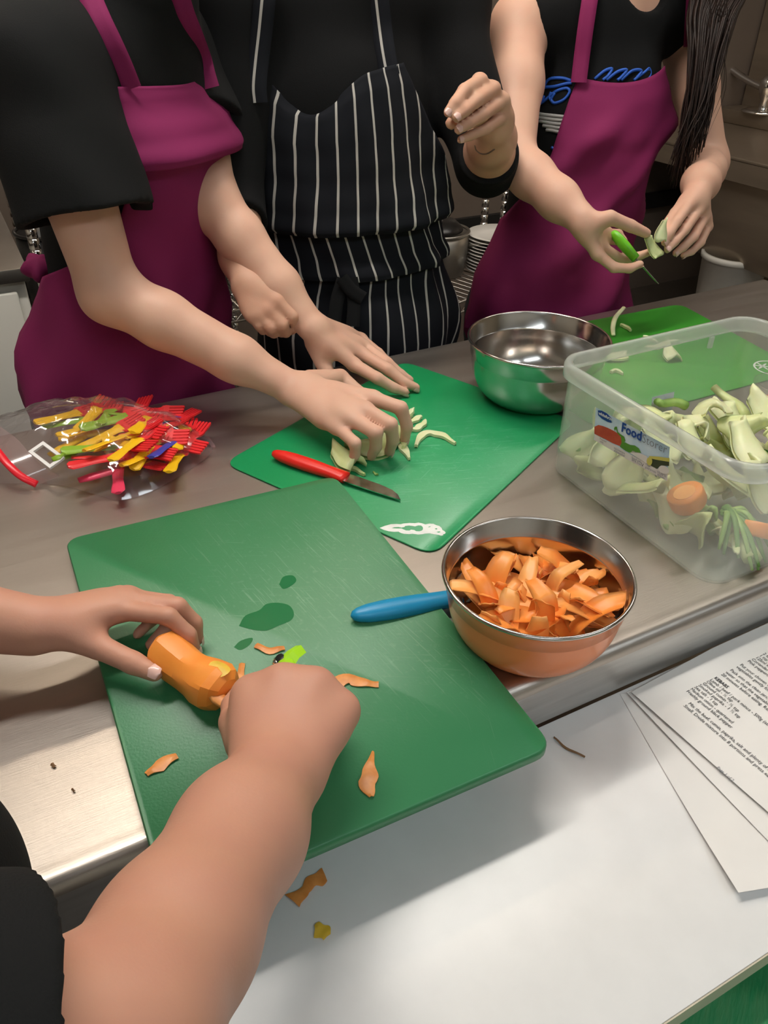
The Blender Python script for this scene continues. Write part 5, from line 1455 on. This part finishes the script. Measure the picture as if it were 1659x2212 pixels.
bodyC = tC + arm(SRC, ERC, WRC, .047, .036, .036, .0235, None) + hR + arm(SLC, ELC, WLC, .048, .036, .036, .024, None) + hL + HC
V, Q = solid(bodyC, .003, None, 3, zmin=TZ - .12); bC = qmesh('body', V, Q, 'skin_pale', pC)
for fg, r in nL + nR[:2]: add_nail(fg, r, -N, bC)
face(atC, bC, .97, 'hair_dark'); hair_cap(atC, np.array([np.cross(fcC, UP), fcC, UP]), 1.0, 'hair_dark', pC)
legs(T(1.12, .905, -.06), fhC, pC, wid=.86)
tsC = torso(hipC, chC, fhC, fcC, SRC, SLC, .84, .92, .006, .054)
cut = [Ell(SRC + D * -.075 + [0, 0, -.01], np.array([D, N, UP]), (.085, .12, .13), .005, 's'), Ell(SLC + D * .075 + [0, 0, -.01], np.array([D, N, UP]), (.085, .12, .13), .005, 's'),
       Ell(nkC + fcC * .09 + [0, 0, .068] + D * .045, np.array([D, N, UP]), (.080, .12, .10), .005, 's')]
V, Q = solid(tsC + cut, .005, wrinkle(.002, 1.2, 5), 2, zmin=TZ - .16); ttC = qmesh('tank_top', V, Q, 'black_knit', pC)
axC = lambda z: ((hipC + (chC - hipC) * min(1, max(0, (z + .03) / .315))), _nrm(fhC + (fcC - fhC) * min(1, max(0, (z + .03) / .315))))
skC = [Cone(T(1.128, .905, -.05), T(1.12, .91, -.6), .140, .146, .05, (fhC, 1.15))]
def wrC(th, z): return .014 * np.abs(np.sin(2.4 * th - 17 * z + 1.1)) ** 6 * np.clip((.33 - z) / .05, 0, 1) + .004 * np.sin(14 * th - 9 * z) * np.clip((.05 - z) / .1, 0, 1) + .004 * np.clip((.36 - z) / .1, 0, 1) + .006 * np.sin(4 * th + 30 * z + .5) * np.clip((.34 - z) / .15, 0, 1) + .005 * np.sin(7 * th - 22 * z) * np.clip((.3 - z) / .2, 0, 1)
rowsC = [(.372, -.86, .92, .006, 0), (.33, -.90, .94, .012, 0), (.28, -.94, .96, .016, 0), (.24, -.98, .98, .010, 0), (.20, -1.06, 1.08, .008, 0), (.165, -1.25, 1.3, .006, 0), (.12, -1.6, 1.6, .008, 0), (.02, -1.7, 1.65, .009, 0), (-.12, -1.7, 1.65, .010, 0), (-.35, -1.65, 1.6, .012, 0)]
apC, gC = drape('apron', tsC + skC, axC, rowsC, 44, 'magenta_cloth', pC, .005, wrC, ztop=lambda u: -.014 * (1 - u * u) + .006 * u)
strip_on('apron_strap', tsC + tC, [(1250, 178), (1257, 120), (1265, 60), (1274, 0), (1282, -50)], .027, 'magenta_cloth', apC, .009)
strip_on('apron_strap', tsC + tC, [(1488, 150), (1492, 100), (1496, 40), (1500, -30)], .026, 'magenta_cloth', apC, .009)
# printed scrolls and feathers on the tank top
def scroll(pts, wd, mt='print_blue'):
    P = [hit(a, b, tsC, .0035) for a, b in zc(pts, 1000, 0, 2.517)]
    P = [p for p in P if (p - O) @ N < 1.1]
    if len(P) < 2: return
    tubeo('shirt_print', catmull(P, 5), wd, mt, ttC, 5, flat=1.0)
for pts in ([(440, 470), (470, 430), (540, 425), (590, 440)], [(445, 475), (500, 470), (560, 455), (592, 452)], [(390, 580), (440, 550), (500, 500), (560, 480), (580, 500), (550, 540), (500, 560), (480, 540), (500, 505)],
            [(410, 545), (440, 525), (420, 560), (400, 550)], [(480, 500), (470, 530), (490, 560)], [(715, 430), (770, 385), (810, 375), (790, 410), (760, 435)], [(780, 435), (840, 390), (890, 380), (860, 420), (840, 435)],
            [(860, 435), (920, 385), (970, 385), (940, 430)], [(930, 435), (990, 390), (1010, 370), (1020, 400), (1000, 435)], [(1000, 380), (1060, 400), (1120, 405), (1150, 395)], [(1020, 430), (1070, 420), (1120, 410)], [(480, 800), (510, 820), (530, 810)]):
    scroll(pts, .0027)
for i in range(5):
    scroll([(380 + 18 * i, 610 + 24 * i), (430 + 14 * i, 622 + 22 * i), (500 + 6 * i, 630 + 22 * i), (550, 635 + 20 * i)], [.0012] + [.0035] * 6 + [.003] * 9 if False else .003, 'print_silver')
# long dark hair falling over the shoulder
rr = random.Random(21)
hv, hf = [], []
def lock(pts, r):
    c = catmull(pts, 5); k_ = len(c); v, f = tube(c, [r * (1 - .8 * (i / (k_ - 1)) ** 2) for i in range(k_)], 6, True)
    o = len(hv); hv.extend(v); hf.extend([tuple(x + o for x in q) for q in f])
for i in range(430):
    u = rr.random(); w = rr.gauss(0, .012)
    xs = [1490 + 125 * u, 1488 + 98 * u, 1488 + 68 * u, 1474 + 64 * u, 1452 + 62 * u + rr.uniform(-14, 14)]
    yend = 375 - 95 * u + rr.uniform(-45, 40)
    ys = [-60, 40, 140, 140 + (yend - 140) * .55, yend]
    nn = [.90, .835, .795, .775, .765]
    P = [PN(x + rr.uniform(-5, 5), y, n_ + w) for x, y, n_ in zip(xs, ys, nn)]
    P = [hdC + np.array([.06 * (u - .3), .0, .04]) + D * .05] + P
    lock(P, rr.uniform(.0011, .0034))
for i in range(9):
    x0 = 1540 + rr.uniform(-20, 40)
    lock([PN(x0, -20, .82), PN(x0 + rr.uniform(-8, 12), 90, .80), PN(x0 - 10 + rr.uniform(-20, 25), 190, .785), PN(x0 - 40 + rr.uniform(-20, 10), 290, .775)], .0007)
lock([hdC + D * .05 + [0, 0, .0]] + [PN(x, y, n_) for x, y, n_ in ((1545, -60, .91), (1536, 40, .855), (1524, 140, .815), (1508, 215, .795), (1486, 300, .782))], .026)
lock([hdC + D * .06 + [0, 0, .0]] + [PN(x, y, n_) for x, y, n_ in ((1580, -60, .91), (1562, 40, .86), (1540, 130, .82), (1520, 200, .80), (1500, 270, .787))], .022)
mk('long_hair', hv, hf, 'hair_dark', pC)

# ================================================================== person peeling the carrot (near left)
pD = thing('person', 'person in black short sleeves peeling a carrot at the thick green board', 'person', [*T(-.2, -.22)[:2], 0])
fhD, _ = frame(.45, .89); fcD, _ = frame(.96, .28)
hipD, chD = T(-.21, -.175, -.06), T(-.225, -.085, .24)
SRD, SLD = T(-.181, -.211, .335), T(-.255, .055, .305)
WRD = PZ(598, 1672, .075); ERD = ALONG(236, 2262, WRD, .225, True)
WLD = PZ(70, 1352, .062); ELD = T(-.150, .285, .125)
fD_L = [ZP([(258, 1318, .060), (364, 1331, .065), (408, 1371, .047), (421, 1404, .028)]), ZP([(276, 1300, .060), (384, 1309, .060), (421, 1346, .040), (426, 1382, .022)]),
        ZP([(276, 1290, .056), (366, 1302, .050), (366, 1350, .028), (326, 1393, .0215)]), ZP([(258, 1287, .048), (332, 1300, .040), (332, 1336, .025), (296, 1371, .0205)])]
tD_L = ZP([(140, 1362, .050), (212, 1396, .046), (288, 1432, .040), (334, 1453, .036)])
fD_R = [ZP([(548, 1506, .080), (552, 1490, .050), (580, 1505, .034), (600, 1525, .030)]), ZP([(612, 1482, .088), (614, 1474, .054), (628, 1494, .035), (636, 1520, .030)]),
        ZP([(678, 1490, .088), (676, 1488, .054), (668, 1505, .034), (660, 1532, .030)]), ZP([(732, 1536, .078), (728, 1534, .046), (705, 1545, .030), (685, 1562, .028)])]
tD_R = ZP([(530, 1610, .062), (505, 1560, .054), (505, 1525, .042), (516, 1498, .032)])
hL, nL, tL, dL = hand(WLD, fD_L, tD_L, .92, .0125, UP, fr=.95); hR, nR, tR, dR = hand(WRD, fD_R, tD_R, .95, .0195, UP)
tD = torso(hipD, chD, fhD, fcD, SRD, SLD, .88, .95, shoulder_r=.05)
nkD = (SRD + SLD) / 2 + [0, 0, .045]; hdD = nkD + fcD * .02 + [0, 0, .16]
HD, atD = head(nkD - [0, 0, .05], hdD, _nrm(fcD + np.array([0, 0, -.4])), .93)
bodyD = tD + arm(SRD, ERD, WRD, .046, .0395, .0382, .0315, None) + hR + arm(SLD, ELD, WLD, .044, .036, .034, .0255, None) + hL + HD
V, Q = solid(bodyD, .0027, None, 3, zmin=TZ - .12); bD = qmesh('body', V, Q, 'skin_rosy', pD)
for fg, r in nL[:2]: add_nail(fg, r, UP, bD)
add_nail(tD_L, .0086 * .92, _nrm(np.array([.25, -.55, .8])), bD)
face(atD, bD, .93, 'hair_brown'); hair_cap(atD, np.array([np.cross(fcD, UP), fcD, UP]), .93, 'hair_brown', pD)
legs(T(-.21, -.185, -.08), fhD, pD, wid=.9)
tsD = torso(hipD, chD, fhD, fcD, SRD, SLD, .88, .95, .016, .060) + [Ell(T(-.088, -.048, .10), np.array([D, N, UP]), (.105, .09, .125), .05)]
u1, c1 = sleeve(SRD, ERD, .84, .064, .066); u2, c2 = sleeve(SLD, ELD, .70, .062, .066)
V, Q = solid(tsD + u1 + u2 + c1 + c2 + [Ell(nkD + [0, 0, .03], np.eye(3), (.07, .07, .055), .005, 's')], .004, wrinkle(.0025, 1.1, 6), 2, zmin=TZ - .2)
qmesh('t_shirt', V, Q, 'black_cotton', pD)

# ------------------------------------------------------------------ what the hands hold
# carrot, peeled into flats
def carrot_body():
    a, b = PZ(352, 1412, .033), PZ(492, 1508, .030); ax_ = _nrm(b - a); L = np.linalg.norm(b - a)
    up = _nrm(UP - (UP @ ax_) * ax_); sd = np.cross(ax_, up)
    e = thing('carrot', 'half-peeled orange carrot held down on the thick green board', 'carrot', (a + b) / 2)
    prof = [(-.002, .008), (.0, .0155), (.05, .0195), (.2, .0195), (.4, .0185), (.55, .0195), (.7, .0220), (.85, .0225), (.94, .019), (1.0, .012), (1.03, .004)]
    lps = []
    for t, r in prof:
        lp_ = []
        for j in range(42):
            an = 2 * PI * j / 42; fa = (an + .4 + .25 * math.sin(5 * t)) % (2 * PI / 7) - PI / 7; fc = .35 + .65 * (math.cos(PI / 7) / math.cos(fa)) + .015 * math.sin(9 * t + 2 * an)
            lp_.append(a + ax_ * L * t + (sd * math.cos(an) + up * math.sin(an)) * r * fc + up * (-.006 * math.sin(PI * t) + .002))
        lps.append(lp_)
    v, f = loft(lps, cap0=True, cap1=True); zmin_ = min(p[2] for p in v); dz = TZ + BZ + .0008 - zmin_
    v = [p + np.array([0, 0, dz]) for p in v]; mk('flesh', v, f, 'carrot', e).data.set_sharp_from_angle(angle=math.radians(16))
    # yellow core showing near the thick end, brown skin left on the tip
    c_ = a + ax_ * L * .86 + up * .0185 + sd * -.004 + [0, 0, dz]
    P = [c_ + ax_ * .010 * math.cos(x) + sd * .008 * math.sin(x) + up * (.0012 - .003 * math.sin(x) ** 2) for x in np.linspace(0, 2 * PI, 16, endpoint=False)]
    mk('core_patch', P + [c_ + up * .0022], [(i, (i + 1) % 16, 16) for i in range(16)], 'carrot_yellow', e)
    c2 = b + up * .004 - sd * -.010 + [0, 0, dz]
    tubeo('skin_strip', [c2 - ax_ * .012 + up * .008, c2, c2 + ax_ * .010, c2 + ax_ * .022 + sd * -.004], [.004, .0065, .0055, .004], 'carrot_skin', e, 8, flat=.35)
    return e
carrot_body()
# lime Y peeler in the near fist
pl = thing('peeler', 'lime green peeler gripped in the near fist', 'peeler', PZ(622, 1450, .03))
p0, p1 = PZ(648, 1535, .034), PZ(618, 1432, .030)
tubeo('handle', [p0, (p0 + p1) / 2, p1], [.006, .007, .008], 'peeler_lime', pl, 10, flat=.7)
k1, k2 = PZ(650, 1402, .032), PZ(602, 1418, .030)
v, f = tube([p1, (p1 + k1) / 2 + np.array([0, 0, .002]), k1], [.0085, .007, .0065], 4, True, .7); mk('fork_arm', v, f, 'peeler_lime', pl, smooth=False)
tubeo('fork_arm', [p1, (p1 + k2) / 2, k2], [.007, .005, .004], 'black_plastic', pl, 8, flat=.7)
tubeo('blade', [k2 + [0, 0, -.003], PZ(596, 1436, .026)], [.0045, .004], 'steel_shiny', pl, 8, flat=.25)
# green knife and fennel in the far pair of hands
gk0, gk1 = PN(1330, 512, .618), PN(1420, 613, .560)
knife('green-handled paring knife held point down beside the magenta apron', PN(1322, 500, .640), PN(1422, 614, .552), .52, 'knife_green', np.array([.35, .1, -.9]), .95, .004)
put('fennel_piece', shell(.026, .034, .004, .004, .75, .002, 201), (1.35, .15, .30), PN(1432, 497, .588), 'fennel_pale', label='upright kite of fennel held between finger and thumb', cat='fennel')
put('fennel_piece', shell(.032, .038, .008, .004, .5, .003, 202), (.9, -.3, 1.25), PN(1412, 531, .586), 'fennel', label='cupped fennel layer held just below the upright fennel kite', cat='fennel')

# ================================================================== behind the people
def rack(label, o, e1, e2, a0, a1, dep, z, posts, group=None):
    """wire shelving: o = (s,n) of the reference corner, e1 along the front, e2 to the back"""
    e1 = np.array(e1) / np.linalg.norm(e1); e2 = np.array(e2) / np.linalg.norm(e2); o = np.array(o)
    def at(a, b, zz): p = o + e1 * a + e2 * b; return T(p[0], p[1], zz)
    e = thing('wire_rack', label, 'shelf', at((a0 + a1) / 2, dep / 2, FZ), group)
    for zz in (z, z - .42):
        for b in (0, dep):
            tubeo('rail', [at(a0, b, zz), at(a1, b, zz)], .0042, 'steel_dull', e, 8); tubeo('rail', [at(a0, b, zz - .03), at(a1, b, zz - .03)], .0034, 'steel_dull', e, 8)
        k_ = int((a1 - a0) / .03); P = [at(a0 + (a1 - a0) * i / k_, 0, zz - (.03 if i % 2 else 0)) for i in range(k_ + 1)]
        tubeo('zigzag', P, .0024, 'steel_shiny', e, 6)
        k2 = int((a1 - a0) / .026)
        for i in range(k2 + 1):
            a = a0 + (a1 - a0) * i / k2
            tubeo('wire', [at(a, 0, zz + .004), at(a, dep, zz + .004)], .0022, 'steel_dull', e, 6)
    for (a, b, top) in posts:
        prof = [(.0126, FZ)]; zz = FZ
        while zz < top - .03:
            prof += [(.0126, zz + .022), (.0112, zz + .0225), (.0112, zz + .0245), (.0126, zz + .025)]; zz += .025
        prof += [(.0126, top), (.004, top + .004)]
        c = at(a, b, 0); v, f = lathe([(r, q) for r, q in prof], 14, (c[0], c[1], TZ)); mk('post', v, f, 'steel_shiny', e)
    return e, at
r1, at1 = rack('wire shelving unit seen between the magenta and pinstriped aprons', (.22, 1.64), (1, 0), (0, 1), 0, .58, .42, -.25, [(0, 0, .35), (.58, 0, .35), (0, .42, .35), (.58, .42, .35)])
r2, at2 = rack('wire shelving unit with plates, right of the pinstriped apron', (1.408, 1.4755), (.95, .311), (-.311, .95), -.42, .40, .36, -.25, [(0, -.012, .10), (-.42, 0, .35), (.40, 0, .35), (-.42, .36, .35), (.40, .36, .35)])
def vessel(label, name, c, R, h, mt, rim_mt, base=.85, cat='pot'):
    e = thing(name, label, cat, c)
    v, f = lathe([(0, 0), (R * base, 0), (R * (base + .05), .006), (R, h * .5), (R, h), (R - .003, h), (R - .003, h * .5), (R * base, .008), (0, .006)], 40, c); mk('wall', v, f, mt, e)
    cc = np.array(c) + [0, 0, h]; pts = [cc + np.array([R * math.cos(a), R * math.sin(a), 0]) for a in np.linspace(0, 2 * PI, 41)]
    tubeo('rim', pts, .0045, rim_mt, e, 8, cap=False)
    return e
c = at1(.33, .20, -.2435); w1 = vessel('large black cooking pan with bright rim on the wire shelf', 'cooking_pan', c, .165, .15, 'black_pan', 'steel_shiny', .9, 'pan')
tubeo('handle', [c + np.array([-.10, -.135, .12]), c + np.array([-.10, -.20, .125]), c + np.array([.02, -.225, .125]), c + np.array([.06, -.155, .12])], .005, 'steel_shiny', w1, 8)
c = at1(.06, .22, -.2435); vessel('smaller black pan behind the magenta apron', 'cooking_pan', c, .085, .20, 'black_pan', 'black_pan', .95, 'pan')
_pc = SNZ(PN(946, 545, 1.66)); c = T(_pc[0], 1.66, -.2435); w2 = vessel('aluminium stock pot beside the stacked plates', 'stock_pot', c, .088, .125, 'alu', 'alu')
hd_ = c + np.array([.088, -.01, .085]); tubeo('handle', [hd_, hd_ + np.array([.035, -.012, .008]), hd_ + np.array([.08, -.02, .022])], .0055, 'alu', w2, 8)
lid = thing('pan_lid', 'dark lid with wire handle resting on the stock pot', 'lid', c + np.array([0, 0, .13]))
v, f = lathe([(0, .035), (.03, .033), (.06, .024), (.078, .008), (.082, 0), (.078, -.002), (0, .02)], 32, c + np.array([-.012, -.01, .132])); mk('dome', v, f, 'black_pan', lid)
hc_ = c + np.array([-.012, -.05, .158]); tubeo('handle', [hc_ + np.array([-.016, 0, 0]), hc_ + np.array([-.014, -.016, .016]), hc_ + np.array([.014, -.016, .016]), hc_ + np.array([.016, 0, 0])], .003, 'steel_shiny', lid, 8)
_pl = SNZ(PN(1014, 585, 1.585)); pc = T(_pl[0] + .108, 1.60, -.2435)
for i in range(11):
    v, f = lathe([(0, .002), (.055, .0), (.062, .002), (.095, .012), (.098, .0135), (.097, .015), (.060, .006), (0, .0055)], 36, pc + np.array([.0015 * math.sin(i * 2), .0015 * math.cos(i * 3), .0098 * i]))
    o = mk('dinner_plate', v, f, 'china'); tag(o, 'white dinner plate in the stack on the wire shelf' if 0 < i < 10 else ('bottom white plate of the stack on the wire shelf' if i == 0 else 'topmost white plate of the stack on the wire shelf'), 'plate', 'white plates stacked on the wire shelf')
# white appliance behind the person on the left
fr_ = thing('under_counter_fridge', 'white under-counter fridge behind the person on the left', 'fridge', T(-.22, 1.72, FZ))
sbox('cabinet', -.62, .17, 1.44, 2.05, FZ + .04, -.03, 'fridge_white', fr_, .006); sbox('worktop', -.63, .18, 1.42, 2.06, -.029, 0.0, 'steel_dull', fr_, .003)
sbox('door', -.60, .15, 1.42, 1.439, FZ + .10, -.05, 'fridge_white', fr_, .005); sbox('handle', -.58, -.56, 1.395, 1.419, -.40, -.15, 'black_plastic', fr_, .004)
for s in (-.56, .11):
    for n in (1.5, 1.98): sbox('foot', s - .02, s + .02, n - .02, n + .02, FZ, FZ + .0395, 'black_plastic', fr_)
# sink unit along the right-hand wall
sk = thing('sink_unit', 'steel sink counter along the wall behind the long-haired person', 'sink', T(2.72, 1.6, FZ))
sbox('counter', 2.40, 3.045, .95, 2.14, -.0, .012, 'steel_wall', sk, .004); sbox('apron', 2.402, 2.42, .95, 2.14, -.062, -.0005, 'steel_wall', sk)
sbox('upstand', 2.90, 3.045, .95, 2.14, .0125, .062, 'steel_wall', sk, .003)
bm = bmesh.new(); box_bm(bm, 2.47, 2.86, 1.32, 1.86, -.37, -.001, .075); bmk('basin', bm, 'steel_wall', sk, angle=60)
sbox('undershelf', 2.44, 3.03, 1.0, 2.10, -.64, -.62, 'steel_dull', sk)
for n in (1.0, 2.08):
    for s in (2.45, 3.0): c = T(s, n, 0); tubeo('leg', [c + [0, 0, FZ], c + [0, 0, -.001]], .018, 'steel_dull', sk, 10)
c = T(2.56, 1.30, 0); tubeo('waste_pipe', [c + [0, 0, -.61], c + [0, 0, -.30], c + np.array([.0, .0, -.20])], .028, 'tub_white', sk, 12)
tp = thing('tap', 'chrome tap with rounded lever on the sink upstand', 'tap', PS(1640, 262, 2.94))
b_ = np.array(PS(1641, 262, 2.94)); b_[2] = TZ + .0625
v, f = lathe([(0, 0), (.075, 0), (.078, .006), (.06, .014), (.02, .018), (0, .018)], 28, b_); mk('base', v, f, 'steel_shiny', tp)
v, f = lathe([(.018, .017), (.016, .04), (.026, .062), (.034, .085), (.032, .11), (.02, .128), (0, .132)], 24, b_); mk('lever', v, f, 'steel_shiny', tp)
hp0, hp1 = PS(1590, 148, 2.95), PS(1690, 196, 2.95)
pp = thing('spray_hose', 'chrome braided spray hose crossing the wall behind the long-haired person', 'hose', hp0)
k_ = 60; P = [hp0 + (hp1 - hp0) * (i / k_ * 1.6 - .35) + [0, 0, -.02 * math.sin(PI * i / k_)] for i in range(k_ + 1)]
tubeo('hose', P, [.0135 if i % 2 else .012 for i in range(k_ + 1)], 'steel_shiny', pp, 10)
struct(sbox('trim_2', 3.035, 3.049, .95, 2.14, .0625, .95, 'steel_wall')); 
struct(sbox('trim_3', 3.030, 3.0345, 1.985, 1.995, .0625, .95, 'wall_tan'))
tb2 = thing('plastic_tub', 'white plastic tub on the shelf under the sink', 'tub', T(2.56, 1.58, -.619))
v, f = lathe([(0, 0), (.095, 0), (.10, .01), (.115, .27), (.122, .272), (.122, .29), (.112, .292), (.10, .015), (0, .012)], 36, T(2.56, 1.60, -.6195)); mk('body', v, f, 'tub_white', tb2)
